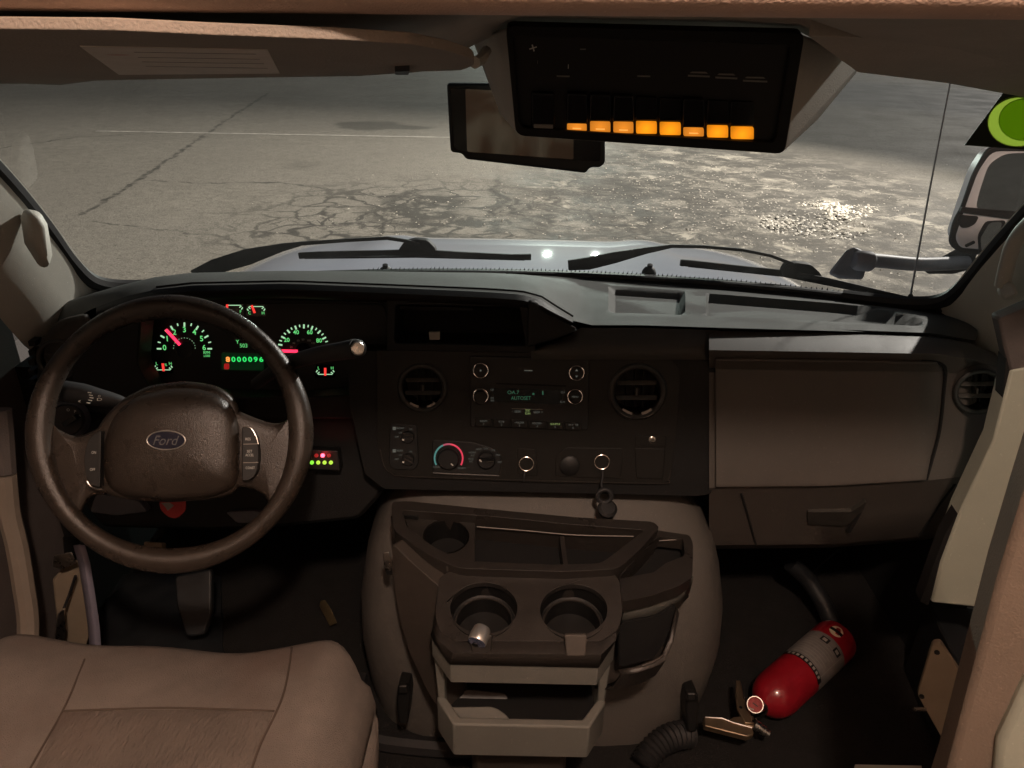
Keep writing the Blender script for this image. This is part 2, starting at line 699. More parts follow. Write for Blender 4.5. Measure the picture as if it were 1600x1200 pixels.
    strip_ = mth('MULTIPLY', blob(AZ(776, 320, GZ), .10, 2.2, .6), mr(nz(5.0, 8, .75, .5), .36, .52))
    strip2 = mth('MULTIPLY', blob(AZ(985, 310, GZ), .16, 2.6, .6), mr(nz(4.6, 8, .75, .5), .36, .52))
    cm = mth('MAXIMUM', cm, mth('MAXIMUM', mth('MAXIMUM', lost, lost2), mth('MAXIMUM', strip_, strip2)))
    am2 = blob(AZ(1010, 320, GZ), 1.9, 3.4, .6)
    cm = mth('MAXIMUM', cm, mth('MULTIPLY', mth('MULTIPLY', crack, am2), .9))
    # long wandering cracks across the left half
    def seam(pts, wid):
        out = None
        for p, q in zip(pts, pts[1:]):
            A, B = AZ(*p, GZ), AZ(*q, GZ)
            d = B - A
            ln = d.length
            d.normalize()
            s = N.new('ShaderNodeVectorMath')
            s.operation = 'SUBTRACT'
            L.new(WS, s.inputs[0])
            s.inputs[1].default_value = (A.x, A.y, 0)
            d1 = N.new('ShaderNodeVectorMath')
            d1.operation = 'DOT_PRODUCT'
            L.new(s.outputs[0], d1.inputs[0])
            d1.inputs[1].default_value = (d.x, d.y, 0)
            d2 = N.new('ShaderNodeVectorMath')
            d2.operation = 'DOT_PRODUCT'
            L.new(s.outputs[0], d2.inputs[0])
            d2.inputs[1].default_value = (-d.y, d.x, 0)
            across = mr(mth('ABSOLUTE', d2.outputs['Value']), wid, wid * .4)
            along = mth('MULTIPLY', mr(d1.outputs['Value'], -.05, .05), mr(d1.outputs['Value'], ln + .05, ln - .05))
            o = mth('MULTIPLY', across, along)
            out = o if out is None else mth('MAXIMUM', out, o)
        return out
    wn2 = N.new('ShaderNodeTexNoise')
    wn2.inputs['Scale'].default_value = 4.0
    wn2.inputs['Detail'].default_value = 6
    L.new(tc.outputs['Object'], wn2.inputs['Vector'])
    vb = N.new('ShaderNodeVectorMath')
    vb.operation = 'SUBTRACT'
    L.new(wn2.outputs['Color'], vb.inputs[0])
    vb.inputs[1].default_value = (.5, .5, .5)
    vc = N.new('ShaderNodeVectorMath')
    vc.operation = 'MULTIPLY_ADD'
    L.new(vb.outputs[0], vc.inputs[0])
    vc.inputs[1].default_value = (.22, .3, 0)
    L.new(tc.outputs['Object'], vc.inputs[2])
    WS = vc.outputs[0]
    brk = mr(nz(5.0, 6, .7), .38, .54, 0, .9)
    s1 = seam([(130, 335), (210, 285), (270, 245), (350, 190), (420, 145)], .05)
    s2 = seam([(225, 282), (320, 286), (440, 285), (560, 302)], .035)
    s3 = seam([(140, 346), (220, 356), (300, 364), (350, 370), (385, 395)], .03)
    s4 = seam([(0, 232), (120, 214), (300, 206)], .03)
    cm = mth('MAXIMUM', cm, mth('MULTIPLY', mth('MAXIMUM', mth('MAXIMUM', s1, s2), mth('MAXIMUM', s3, s4)), brk))
    base = mix(mth('MULTIPLY', cm, .88), base, (.022, .021, .019))
    # oil stains
    st = mth('MAXIMUM', blob(AZ(575, 196, GZ), .75, .75, .35), blob(AZ(628, 199, GZ), .75, .45, .4))
    st = mth('MAXIMUM', st, mth('MULTIPLY', blob(AZ(470, 258, GZ), .45, .5, .8), .4))
    base = mix(mth('MULTIPLY', st, .72), base, (.032, .030, .026))
    L.new(base, b.inputs['Base Color'])
    rg = mr(nz(1.1, 5), .3, .7, .62, .85)
    L.new(rg, b.inputs['Roughness'])
    b.inputs['Specular IOR Level'].default_value = .06
    hgt = mth('ADD', mth('MULTIPLY', fine, .35), mth('MULTIPLY', nz(14, 5, .7), .6))
    bp = N.new('ShaderNodeBump')
    bp.inputs['Strength'].default_value = .8
    bp.inputs['Distance'].default_value = .012
    L.new(hgt, bp.inputs['Height'])
    L.new(bp.outputs[0], b.inputs['Normal'])
    MATS['asphalt'] = m


ground_material()
# the ground sheet is placed at the world origin so that its object coordinates are metres in the lot
me = bpy.data.meshes.new('ground')
g = 150
# dip of the pothole is real geometry in a finer patch
pot = AZ(1275, 352, GZ)
xs = sorted(set([-g, -60, -20, -8, g, 60, 20, 8] + [round(pot.x - 1.6 + .08 * i, 3) for i in range(41)]))
ys = sorted(set([-g, -30, -5, 2, g, 60, 30, 14] + [round(pot.y - 1.6 + .08 * i, 3) for i in range(41)]))
vv, ff = [], []
for y in ys:
    for x in xs:
        d = math.hypot((x - pot.x) / .62, (y - pot.y) / .55)
        z = 0.0
        if d < 1.9:
            z = -.07 * max(0, 1 - d) ** .6 if d < 1 else 0
            z += .018 * noise.noise(V((x * 5, y * 5, 0))) * max(0, 1 - d / 1.9)
        vv.append((x, y, GZ + z))
nx = len(xs)
for j in range(len(ys) - 1):
    for i in range(nx - 1):
        ff.append((j * nx + i, j * nx + i + 1, (j + 1) * nx + i + 1, (j + 1) * nx + i))
me.from_pydata(vv, [], ff)
me.materials.append(MATS['asphalt'])
for p in me.polygons:
    p.use_smooth = True
go = bpy.data.objects.new('ground', me)
link(go, None, (0, 0, 0))
tag(go, 'cracked grey asphalt of the parking lot ahead of the hood', 'asphalt', kind='structure')

# loose stones: the pale broken lump beside the pothole and the crumbs around it
mat('stone_pale', (.34, .315, .27), .8, var=.3, vscale=60, bump=.6, bscale=60)
mat('stone_grey', (.20, .185, .16), .75, var=.4, vscale=80)


def stones(name, spots, m, label, kind='stuff'):
    vs_, fs = [], []
    for (x, y, z, s) in spots:
        base = len(vs_)
        ico = [(0, 0, 1), (.9, 0, .2), (.2, .9, .25), (-.85, .4, .1), (-.5, -.8, .2), (.45, -.8, .15), (0, 0, -.5)]
        a = random.random() * 6.3
        ca, sa = math.cos(a), math.sin(a)
        fx, fy, fz = random.uniform(.7, 1.3), random.uniform(.7, 1.3), random.uniform(.4, .8)
        for p in ico:
            px_, py_, pz_ = [q * random.uniform(.75, 1.25) for q in p]
            px_, py_ = px_ * fx, py_ * fy
            vs_.append(V((x + s * (px_ * ca - py_ * sa), y + s * (px_ * sa + py_ * ca), z + s * pz_ * fz)))
        for i in range(5):
            fs.append([base, base + 1 + i, base + 1 + (i + 1) % 5])
            fs.append([base + 6, base + 1 + (i + 1) % 5, base + 1 + i])
    o = obj(name, vs_, fs, m, angle=20)
    return tag(o, label, 'gravel', kind=kind)


sp = []
lump = AZ(1312, 328, GZ)
for i in range(420):
    a, r_ = random.random() * 6.3, random.random() ** .75
    wob = 1 + .35 * math.sin(a * 3 + 1) + .2 * math.sin(a * 5)
    sp.append((lump.x + math.cos(a) * r_ * .36 * wob, lump.y + math.sin(a) * r_ * .46 * wob, GZ + .006 * (1 - r_), random.choice((.5, .7, 1, 1, 1.8)) * random.uniform(.010, .026)))
stones('rubble_heap', sp, 'stone_pale', 'pale broken concrete rubble lying at the edge of the pothole')
sp = []
for i in range(900):
    a, r_ = random.random() * 6.3, random.random() ** .8
    sp.append((pot.x - .45 + math.cos(a) * r_ * 1.35, pot.y + math.sin(a) * r_ * 1.3, GZ - .01, random.uniform(.008, .030)))
c = AZ(1150, 320, GZ)
for i in range(1500):
    x, y = c.x + random.gauss(0, 1.6), c.y + random.gauss(0, 2.0)
    sp.append((x, y, GZ, random.uniform(.006, .016)))
spk = []
for i in range(170):
    x, y = c.x - .6 + random.gauss(0, 2.0), c.y + .3 + random.gauss(0, 2.4)
    spk.append((x, y, GZ, random.uniform(.005, .012)))
a2 = AZ(660, 330, GZ)
for i in range(60):
    spk.append((a2.x + random.gauss(0, .8), a2.y + random.gauss(0, .8), GZ, random.uniform(.005, .012)))
stones('pebbles', spk, 'stone_pale', 'pale loose pebbles imitating glints on the worn asphalt')  # pale stones put in for the glints off the asphalt
stones('gravel', sp, 'stone_grey', 'loose grey gravel scattered around the pothole')
# faded parking line
A, B = AZ(150, 205, GZ), AZ(705, 215, GZ)
d = (B - A).normalized()
s = V((-d.y, d.x, 0)) * .05
mat('line_paint', (.17, .16, .14), .8, var=.55, vscale=7)
lo_ = obj('painted_line', [A - s + V((0, 0, .004)), B - s + V((0, 0, .004)), B + s + V((0, 0, .004)), A + s + V((0, 0, .004))], [[0, 1, 2, 3]], 'line_paint')
tag(lo_, 'faded white parking line on the asphalt', 'line', kind='structure')


def lot_lamp(x, y, h, power, col, label, aim, size=.35, cone=150):
    t = thing('parking_lot_lamp', label, 'lamp post', (x, y, GZ), 'lamp posts of the parking lot')
    tube('pole', [(x, y, GZ), (x, y, GZ + h * .5), (x, y, GZ + h)], [.11, .09, .06], 'arm_grey', t)
    lathe('base', (x, y, GZ), (0, 0, 1), [(.24, 0), (.24, .4), (.2, .5), (.12, .52)], 'arm_grey', t)
    d_ = V((aim[0] - x, aim[1] - y, 0)).normalized()
    hd = V((x, y, GZ + h)) + d_ * .7
    tube('arm', [(x, y, GZ + h - .15), V((x, y, GZ + h)) + d_ * .3, hd], .035, 'arm_grey', t)
    s_ = V((-d_.y, d_.x, 0)) * .2
    prism('head', [hd - s_ - d_ * .3 + V((0, 0, .09)), hd - s_ + d_ * .35 + V((0, 0, .09)), hd + s_ + d_ * .35 + V((0, 0, .09)), hd + s_ - d_ * .3 + V((0, 0, .09))], (0, 0, -.12), 'arm_grey', t, .02)
    nm = 'lamp_lens_%d' % int(power)
    glow(nm, col, 220)
    pr = [(a_, b_) for a_, b_ in ((-.25, -1), (.3, -1), (.3, 1), (-.25, 1))]
    # the lens tilts out towards the lot
    prism('lens', [hd + d_ * a_ + s_ * b_ * .85 + V((0, 0, -.035 - .05 * (a_ > 0) * -1)) for a_, b_ in pr], (0, 0, -.02), nm, t)
    ld = bpy.data.lights.new('lamp_light', 'SPOT')
    ld.energy = power
    ld.color = col
    ld.spot_size = R(cone)
    ld.spot_blend = 1.0
    ld.shadow_soft_size = size
    lo = bpy.data.objects.new('lamp_light', ld)
    COL.objects.link(lo)
    lo.parent = t
    p = hd + V((0, 0, -.12))
    lo.location = p - WORLD[t.name]
    lo.rotation_euler = (p - V(aim)).to_track_quat('Z', 'Y').to_euler()
    return t


lot_lamp(11.5, 11.0, 9.5, 46000, (1.0, .92, .80), 'tall grey lamp post beyond the passenger side of the lot', (-1.2, 9.5, GZ), cone=62)
lot_lamp(4.2, 100.0, 7.0, 60000, (.84, 1.0, .86), 'grey lamp post far ahead over the hood centre', (1, 4, 0), size=.25, cone=60)
lot_lamp(11.0, 104.0, 7.0, 40000, (.88, 1.0, .90), 'grey lamp post far ahead beside another post', (1, 4, 0), size=.25, cone=60)

# ================================================================== outside of the bus nose
t = thing('hood', 'pale silvery hood of the bus beyond the windshield', 'hood', (0, 2.0, .45))
rows = []
for j in range(25):
    y = 1.63 + j * (2.42 - 1.63) / 24
    row = []
    for i in range(37):
        s_ = -1 + i / 18
        f = max(0, (y - 2.06) / .36)
        wdt = .74 - .10 * f ** 2.2
        x = s_ * wdt + .01
        z = .694 - .06 * (y - 1.63) - .12 * (y - 1.63) ** 2 - .035 * abs(s_) ** 3.2 - .075 * f ** 3 - .05 * abs(s_) ** 8
        z += .010 * math.exp(-((abs(s_) - .48) / .07) ** 2) * min(1, (y - 1.60) / .3)
        row.append(V((x, y, z)))
    rows.append(row)
rows.append([V((p.x, p.y + .05, p.z - .10)) for p in rows[-1]])
rows.append([V((p.x, p.y + .02, p.z - .45)) for p in rows[-1]])
loft('panel', rows, 'paint', t, angle=60)
for sx in (-1, 1):
    lathe('washer_nozzle', AY(603 if sx < 0 else 1014, 424, 1.655) - V((0, 0, .012)), (0, -.2, 1), [(.016, 0), (.016, .012), (.012, .02), (.006, .024), (.006, .03), (.0, .031)], 'rubber', t, seg=12)
t = thing('fender', 'pale outer fender slope on the passenger side of the hood', 'fender', (.8, 1.9, .3))
loft('panel', [[V((.73 + .10 * a_, 1.45 + .9 * b_ / 6, .655 - .10 * (b_ / 6) - .22 * a_ ** 2 - .12 * (b_ / 6) ** 3)) for b_ in range(7)] for a_ in (0, .3, .6, .85, 1, 1.2)], 'paint', t, solid=.004)

# cowl with a bristly weather strip
t = thing('cowl_grille', 'black plastic cowl grille at the foot of the windshield', 'cowl', (0, 1.6, .66))


def wbase(s_):
    return V((.80 * s_ + .01, 1.60 - .20 * s_ * s_ - .03 * s_ ** 4, .702 + .022 * s_ * s_))


def wtop(s_):
    return V((.76 * s_ + .01, 1.10 - .17 * s_ * s_ - .02 * s_ ** 4, 1.215 - .01 * s_ * s_))


def wpt(s_, k):
    a_, b_ = wbase(s_), wtop(s_)
    p = a_.lerp(b_, k)
    bul = .035 * math.sin(math.pi * k)
    return p + V((0, .7, .7)) * bul


rows = [[wbase(-1 + i / 12) + V((0, dy, dz)) for i in range(25)] for dy, dz in ((-.02, -.006), (.015, -.002), (.05, -.006), (.10, -.03), (.10, -.06))]
loft('cowl_panel', rows, 'rubber', t, solid=.006)
loft('weather_strip', tube_geo([wbase(-1 + i / 20) + V((0, -.004, .002)) for i in range(41)], .0075, 8), 'rubber', t, closed=True)
vs_, fs = [], []
for i in range(110):
    s_ = -.40 + i * .0115
    b0 = wbase(s_) + V((0, .008, .008))
    k = len(vs_)
    hh = random.uniform(.003, .007)
    vs_ += [b0 + V((-.0016, 0, 0)), b0 + V((.0016, 0, 0)), b0 + V((random.uniform(0, .003), .003, hh)), b0 + V((0, .004, 0))]
    fs += [[k, k + 1, k + 2], [k + 1, k + 3, k + 2], [k + 3, k, k + 2]]
tag(obj('bristles', vs_, fs, 'arm_grey', t), kind='stuff')

# windshield
t = thing('windshield', 'curved clear windshield across the whole cab front', 'windshield', (0, 1.6, .7))
loft('pane', [[wpt(-1 + i / 16, k / 12) for i in range(33)] for k in range(13)], 'windshield_glass', t, angle=80)
for sx, nm in ((-1, 'seal'), (1, 'seal')):
    pth = smooth_path([wbase(sx * .80) + V((0, -.004, .004)), wbase(sx * .92) + V((0, -.004, .006)), wpt(sx * .985, .04) + V((-sx * .003, -.004, .004)), wpt(sx * 1.0, .14), wpt(sx, .3), wpt(sx, .5), wpt(sx, .75), wpt(sx, 1.0)], 5)
    tube(nm, [p + V((0, -.003, 0)) for p in pth], .0135, 'rubber', t, seg=8)
tube('seal', [wpt(-1 + i / 10, 1.0) for i in range(21)], .012, 'rubber', t, seg=8)

# wipers
def px_path(pts):
    return [AY(u, v, y) for u, v, y in pts]


def flat_arm(name, pts, m, parent, depth=.012):
    """arm with a width that changes along its pixel path: (u, v, halfwidth px, y)"""
    P = [AY(u, v, y) for u, v, h_, y in pts]
    rows_ = []
    for i, (u, v, h_, y) in enumerate(pts):
        t_ = (P[min(i + 1, len(P) - 1)] - P[max(i - 1, 0)]).normalized()
        side = t_.cross(V((0, 1, 0))).normalized() * (h_ * (P[i] - CAM).length / FPX)
        rows_.append([P[i] - side, P[i] + side, P[i] + side + V((0, depth, -.002)), P[i] - side + V((0, depth, -.002))])
    return loft(name, rows_, m, parent, closed=True, caps=True, bevel=.0015)


t = thing('windshield_wiper', 'black wiper in front of the steering wheel, arm bent over the blade', 'wiper', AY(320, 430, 1.60), 'windshield wipers')
flat_arm('arm', [(300, 429, 6, 1.58), (335, 417, 11, 1.59), (385, 402, 12, 1.60), (440, 387, 6, 1.62), (470, 381, 3, 1.63), (540, 376, 2.6, 1.64), (605, 372.5, 2.6, 1.64), (635, 377, 2.6, 1.64), (655, 383, 3, 1.64)], 'rubber', t)
pprism('pivot_clip', Fr((0, 1.645, 0), (0, -1, 0)), rc([(622, 392), (632, 378), (650, 374), (668, 376), (680, 388), (682, 396), (622, 396)], 4), -.02, 0, 'rubber', t, .002)
flat_arm('blade', [(466, 400, 4.8, 1.645), (500, 398, 4.6, 1.645), (600, 395.5, 4.2, 1.645), (650, 395, 5.5, 1.645), (720, 398, 4.2, 1.645), (800, 402, 4.4, 1.645), (830, 402, 5, 1.645)], 'rubber', t)
flat_arm('squeegee', [(475, 403.5, 1.5, 1.65), (650, 401.5, 1.5, 1.65), (820, 406, 1.5, 1.65)], 'black', t)
t = thing('windshield_wiper', 'black wiper toward the passenger side, blade running past the mirror arm', 'wiper', AY(900, 430, 1.62), 'windshield wipers')
flat_arm('arm', [(888, 415, 8, 1.62), (920, 412, 10, 1.62), (960, 403, 9, 1.62), (1010, 392, 5, 1.63), (1050, 385, 2.6, 1.63), (1100, 386, 2.4, 1.62), (1160, 391, 2.2, 1.61), (1205, 400, 2.2, 1.60), (1240, 413, 2.6, 1.59)], 'rubber', t)
pprism('pivot_clip', Fr((0, 1.59, 0), (0, -1, 0)), rc([(1222, 425), (1228, 414), (1245, 411), (1268, 414), (1282, 427), (1288, 438), (1226, 434)], 4), -.02, 0, 'rubber', t, .002)
flat_arm('blade', [(1064, 411, 5, 1.61), (1080, 412, 5, 1.61), (1150, 419, 4.2, 1.61), (1225, 427, 4.6, 1.60), (1290, 438, 4.2, 1.57), (1370, 456, 3.6, 1.53), (1440, 472, 2.6, 1.49)], 'rubber', t)
flat_arm('squeegee', [(1075, 416, 1.5, 1.615), (1225, 431.5, 1.5, 1.605), (1430, 472.5, 1.2, 1.495)], 'black', t)

t = thing('antenna', 'thin dark whip antenna standing at the passenger fender', 'antenna', AY(1422, 468, 1.58))
tube('mast', [AY(1422, 466, 1.58), AY(1452, 300, 1.56), AY(1485, 128, 1.545)], [.0022, .0019, .0014], 'arm_grey', t, seg=6)
lathe('mount', AY(1421, 470, 1.58) - V((0, 0, .006)), (0, 0, 1), [(.013, 0), (.012, .006), (.006, .016), (.003, .022)], 'rubber', t, seg=12)

# passenger door mirror on its long arm
MY = 1.86
fm = Fr((0, MY, 0), (-.18, -1, .02))
t = thing('door_mirror', 'tall black-rimmed outside mirror on the passenger side', 'mirror', AY(1540, 400, MY))
out = rc([(1545, 228), (1700, 232), (1690, 412), (1500, 396), (1482, 382), (1490, 345), (1502, 325), (1520, 272)], 14)
pprism('rim', fm, out, -.012, 0, 'rubber', t, .004)
pprism('shell', fm, rc([(1550, 236), (1690, 236), (1680, 402), (1500, 388), (1492, 372), (1510, 318), (1528, 268)], 14), -.06, .002, 'mirror_white', t, .004)
pprism('mirror_glass', fm, rc([(1570, 240), (1680, 236), (1676, 338), (1524, 328), (1530, 300), (1545, 256)], 12), -.002, .0055, 'mirror', t)
pprism('crossbar', fm, rc([(1503, 324), (1590, 331), (1680, 338), (1680, 346), (1590, 344), (1500, 332)], 2), 0, .009, 'rubber', t, .002)
pprism('convex_glass', fm, rc([(1546, 348), (1566, 346), (1560, 376), (1550, 392), (1534, 394), (1532, 372)], 6), -.002, .0075, 'mirror', t)
pprism('convex_rim', fm, rc([(1540, 346), (1572, 344), (1566, 380), (1554, 397), (1530, 398), (1528, 368)], 6), -.002, .0045, 'rubber', t)
pprism('adjuster', fm, rc([(1500, 336), (1530, 338), (1524, 350), (1512, 356), (1500, 356)], 5), 0, .006, 'rubber', t)
pprism('slot', fm, rc([(1508, 383), (1523, 376), (1524, 380), (1509, 387)], 2), 0, .006, 'rubber', t)
arm = smooth_path([AY(1338, 404, 1.80), AY(1380, 408, 1.82), AY(1440, 413, 1.84), AY(1510, 410, 1.87)], 5)
tube('arm', arm, .017, 'arm_grey', t, seg=14)
hull('arm_joint', [AY(u, v, y) for u, v in ((1440, 420), (1470, 402), (1500, 386), (1528, 392), (1520, 420), (1490, 428), (1450, 428)) for y in (1.87, 1.91)], 'rubber', t, .004)
hull('bracket', [AY(u, v, 1.78) for u, v in ((1292, 428), (1312, 404), (1322, 390), (1336, 385), (1352, 394), (1356, 410), (1348, 438), (1310, 436))] + [AY(u, v, 1.84) for u, v in ((1310, 430), (1325, 395), (1350, 396), (1350, 432))], 'arm_grey', t, .008)
lathe('knuckle', AY(1352, 408, 1.775), (1, .1, -.1), [(.018, -.03), (.024, -.02), (.024, .012), (.018, .02)], 'arm_grey', t, seg=16)

# windshield sticker
A_ = AY(1560, 160, 1.02)
ws = Fr(A_, (-.35, -.8, -.45))
t = thing('window_sticker', 'dark windshield sticker with a bright green disc', 'sticker', A_)
plate('backing', [ws.P(u, v) for u, v in ((1507, 227), (1572, 139), (1680, 146), (1660, 238))], [[ws.P(u, v) for u, v in ell(1592, 190, 48, 38, 36, -.12)]], ws.n * -.001, 'sticker_dark', t)
def film(name, col):
    m = mat(name, col, .5)
    N, L = m.node_tree.nodes, m.node_tree.links
    tr = N.new('ShaderNodeBsdfTranslucent')
    tr.inputs[0].default_value = (*col, 1)
    mx = N.new('ShaderNodeMixShader')
    mx.inputs[0].default_value = .6
    L.new(N['Principled BSDF'].outputs[0], mx.inputs[1])
    L.new(tr.outputs[0], mx.inputs[2])
    L.new(mx.outputs[0], N['Material Output'].inputs[0])


film('green_a', (.30, .46, .05))
film('green_b', (.33, .52, .04))
plate('disc', [ws.P(u, v, .0006) for u, v in ell(1592, 190, 50, 40, 36, -.12)], [[ws.P(u, v, .0006) for u, v in ell(1600, 187, 39, 32, 36, -.12)]], ws.n * -.0005, 'green_a', t)
pprism('disc', ws, ell(1600, 187, 40, 33, 36, -.12), .0008, .0012, 'green_b', t)
# ================================================================== the cab shell
def structure(o, label=None):
    tag(o, label, None, kind='structure')
    return o


structure(box('floor', (-1.05, -1.2, -.04), (1.05, 1.75, 0), 'carpet'), 'dark carpeted cab floor')
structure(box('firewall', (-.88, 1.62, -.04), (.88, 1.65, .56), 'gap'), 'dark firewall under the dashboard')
structure(box('side_wall_left', (-1.06, -1.2, -.04), (-1.0, 1.72, .60), 'door_cloth'), 'dark lower side of the cab on the driver side')
structure(box('side_wall_right', (1.0, 1.12, -.04), (1.06, 1.72, .60), 'door_cloth'), 'dark lower side of the cab on the passenger side')
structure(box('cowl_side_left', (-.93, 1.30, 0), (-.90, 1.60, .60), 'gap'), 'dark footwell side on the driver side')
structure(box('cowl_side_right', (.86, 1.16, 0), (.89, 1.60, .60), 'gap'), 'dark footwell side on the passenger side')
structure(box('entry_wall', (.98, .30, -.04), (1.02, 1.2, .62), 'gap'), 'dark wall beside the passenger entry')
# bus body behind the camera, closed so that only its lamp lights the cab
structure(box('bus_rear_wall', (-1.2, -4.3, -.04), (1.2, -4.24, 2.05), 'liner'), 'plain rear wall of the bus body')
structure(box('bus_side_left', (-1.24, -4.3, -.04), (-1.18, .30, 2.05), 'liner'), 'plain bus side wall on the driver side')
structure(box('bus_side_right', (1.18, -4.3, -.04), (1.24, .30, 2.05), 'liner'), 'plain bus side wall on the passenger side')
structure(box('bus_ceiling', (-1.24, -4.3, 2.05), (1.24, .46, 2.1), 'header'), 'plain bus ceiling above the aisle')
structure(box('bus_floor', (-1.24, -4.3, -.06), (1.24, -1.2, -.002), 'carpet'), 'dark bus floor behind the seats')

# header beam between bus body and cab: the rounded padded edge along the top of the view
rows = []
for i in range(33):
    u = -500 + i * 2600 / 32
    dz = 0
    ring_ = []
    for (y, v) in ((.46, -420), (.452, -120), (.448, -30), (.449, -8), (.453, 8), (.462, 20), (.475, 26)):
        vv_ = v + ((14 * u / 1600 - 9) if v > -60 else 0)
        p = AY(u, vv_, y)
        ring_.append(p)
    q = ring_[-1]
    ring_.append(q + V((0, .05, .004)))
    ring_.append(q + V((0, .06, .9)))
    rows.append(ring_)
ho = structure(loft('header_beam', rows, 'header', closed=True, caps=True, angle=60), 'padded tan header beam running across the top of the opening')
# headliner of the cab, just above eye level
rows = []
for k in range(9):
    f = k / 8
    row = []
    for i in range(25):
        s_ = -1 + i / 12
        tp = wtop(s_ * .995)
        a_ = V((.95 * s_, .50, 1.262 - .03 * s_ ** 4))
        p = a_.lerp(tp + V((0, -.01, .012)), f)
        p.z += .03 * math.sin(math.pi * f) - .0
        row.append(p)
    rows.append(row)
structure(loft('headliner', rows, 'liner', angle=80, solid=.01, soff=1), 'dark cab headliner above the windshield')
rows = []
for i in range(21):
    u = -400 + i * 110
    lv = interp([(-400, 112), (600, 96), (742, 88), (772, 62), (798, 36), (1240, 44), (1268, 60), (1340, 106), (1600, 140), (1900, 170)], u)[0]
    top_ = AY(u, 18, .56)
    rows.append([top_, top_.lerp(AY(u, lv - 6, .97), .5) + V((0, 0, .004)), AY(u, lv - 6, .97), AY(u, lv, .985), AY(u, lv - 4, 1.0), AY(u, lv - 40, 1.06)])
structure(loft('windshield_header', rows, 'liner', angle=60), 'grey padded header along the top of the windshield')
# upper sides above the doors
for sx, nm in ((-1, 'left'), (1, 'right')):
    structure(loft('roof_rail_' + nm, [[V((sx * (.90 + .1 * a_), .42 + (.95 - .42) * b_ / 4, 1.26 - .34 * a_)) for b_ in range(5)] for a_ in (0, .25, .6, 1)], 'liner', solid=.01), 'trim above the %s door' % ('driver' if sx < 0 else 'passenger'))

# A pillars
def pillar(sx, label):
    t_ = thing('windshield_pillar', label, 'pillar', wbase(sx) + V((0, 0, -.1)))
    rows_ = []
    for k in range(13):
        f = -.12 + k * 1.12 / 12
        p = wpt(sx, max(f, 0)) if f >= 0 else wbase(sx) + (wtop(sx) - wbase(sx)) * f
        q = V((sx, 0, 0))
        wd = .075 + .05 * max(0, .25 - f) * 2
        rows_.append([p + V((-sx * .012, .006, 0)), p + V((-sx * .006, -.014, -.004)), p + V((sx * .012, -.055, -.018)), p + V((sx * .030, -.085 - wd * .2, -.03)),
                      p + V((sx * .07, -.10 - wd * .4, -.04)), p + V((sx * .10, -.07, -.03)), p + V((sx * .08, .03, 0)), p + V((sx * .02, .03, 0))])
    o_ = loft('trim', rows_, 'beige', t_, closed=True, caps=True, angle=50)
    return t_


pl = pillar(-1, 'pale windshield pillar with padded bump beside the steering wheel')
hull('bump', [AY(u, v, y) for u, v in ((38, 326), (62, 330), (74, 350), (82, 398), (76, 418), (62, 418), (38, 380), (32, 340)) for y in (1.17, 1.20)] + [AY(u, v, 1.15) for u, v in ((44, 334), (58, 338), (68, 356), (72, 396), (66, 404), (46, 374))], 'beige', pl, .008)
prr = pillar(1, 'pale windshield pillar with grab handle on the passenger side')
gp = smooth_path([AX(1566, 446, .74), AX(1572, 420, .735), AX(1582, 385, .73), AX(1600, 358, .725), AX(1625, 335, .72)], 5)
tube('grab_handle', gp, .011, 'beige', prr, seg=12)
hull('handle_foot', [AX(u, v, x) for u, v in ((1556, 455), (1566, 438), (1584, 442), (1592, 462), (1570, 472)) for x in (.735, .79)], 'beige', prr, .006)

# driver door: armrest edge, cloth, window sill, dark glass
t = thing('driver_door', 'dark driver door with beige vertical trim edge', 'door', (-.98, .6, 0))
loft('cloth_panel', [[V((-.93 + .03 * a_, y, z)) for z in (0.0, .25, .5, .66)] for a_, y in ((0, .2), (0, .6), (0, .98), (0, 1.02))], 'door_cloth', t, solid=.02)
tube('trim_edge', smooth_path([AX(8, 740, -.86), AX(14, 800, -.87), AX(26, 850, -.87), AX(36, 910, -.87), AX(44, 970, -.87), AX(40, 1030, -.87), AX(20, 1100, -.86)], 5), .018, 'door_beige', t, seg=10)
tube('trim_edge', smooth_path([AX(0, 640, -.86), AX(4, 680, -.86), AX(8, 740, -.86)], 5), .018, 'door_cloth', t, seg=10)
hull('sill', [V((x, y, z)) for x in (-1.0, -.90) for y in (.2, 1.2) for z in (.62, .68)], 'dash_dark', t, .01)
box('window_pane', (-.985, .2, .68), (-.98, 1.1, 1.2), 'black_gloss', t)
box('front_filler', (-.96, 1.02, 0), (-.93, 1.32, .80), 'door_cloth', t)
# hinge side of the door opening seen past the wheel
t = thing('door_jamb', 'tan door jamb with hinge hardware left of the seat belt', 'door jamb', AX(110, 960, -.84))
hull('jamb_panel', [AY(u, v, y) for u, v in ((82, 905), (112, 872), (132, 880), (140, 990), (126, 1040), (96, 1040)) for y in (1.16, 1.19)], 'plate_tan', t, .004)
hull('striker', [AY(u, v, y) for u, v in ((84, 868), (112, 862), (120, 880), (96, 890), (82, 886)) for y in (1.13, 1.16)], 'metal', t, .002)
hull('hinge', [AY(u, v, y) for u, v in ((98, 838), (118, 836), (122, 866), (100, 866)) for y in (1.15, 1.18)], 'dash_dark', t, .002)
tube('cable', smooth_path([AY(118, 900, 1.14), AY(108, 930, 1.14), AY(100, 950, 1.13)], 4), .003, 'rubber', t, seg=6)
hull('latch', [AY(u, v, y) for u, v in ((90, 960), (100, 950), (102, 985), (98, 1010), (84, 1010)) for y in (1.12, 1.14)], 'metal', t, .002)
t = thing('seat_belt', 'lavender grey seat belt strap hanging beside the driver seat', 'seat belt', AY(145, 1000, 1.08))
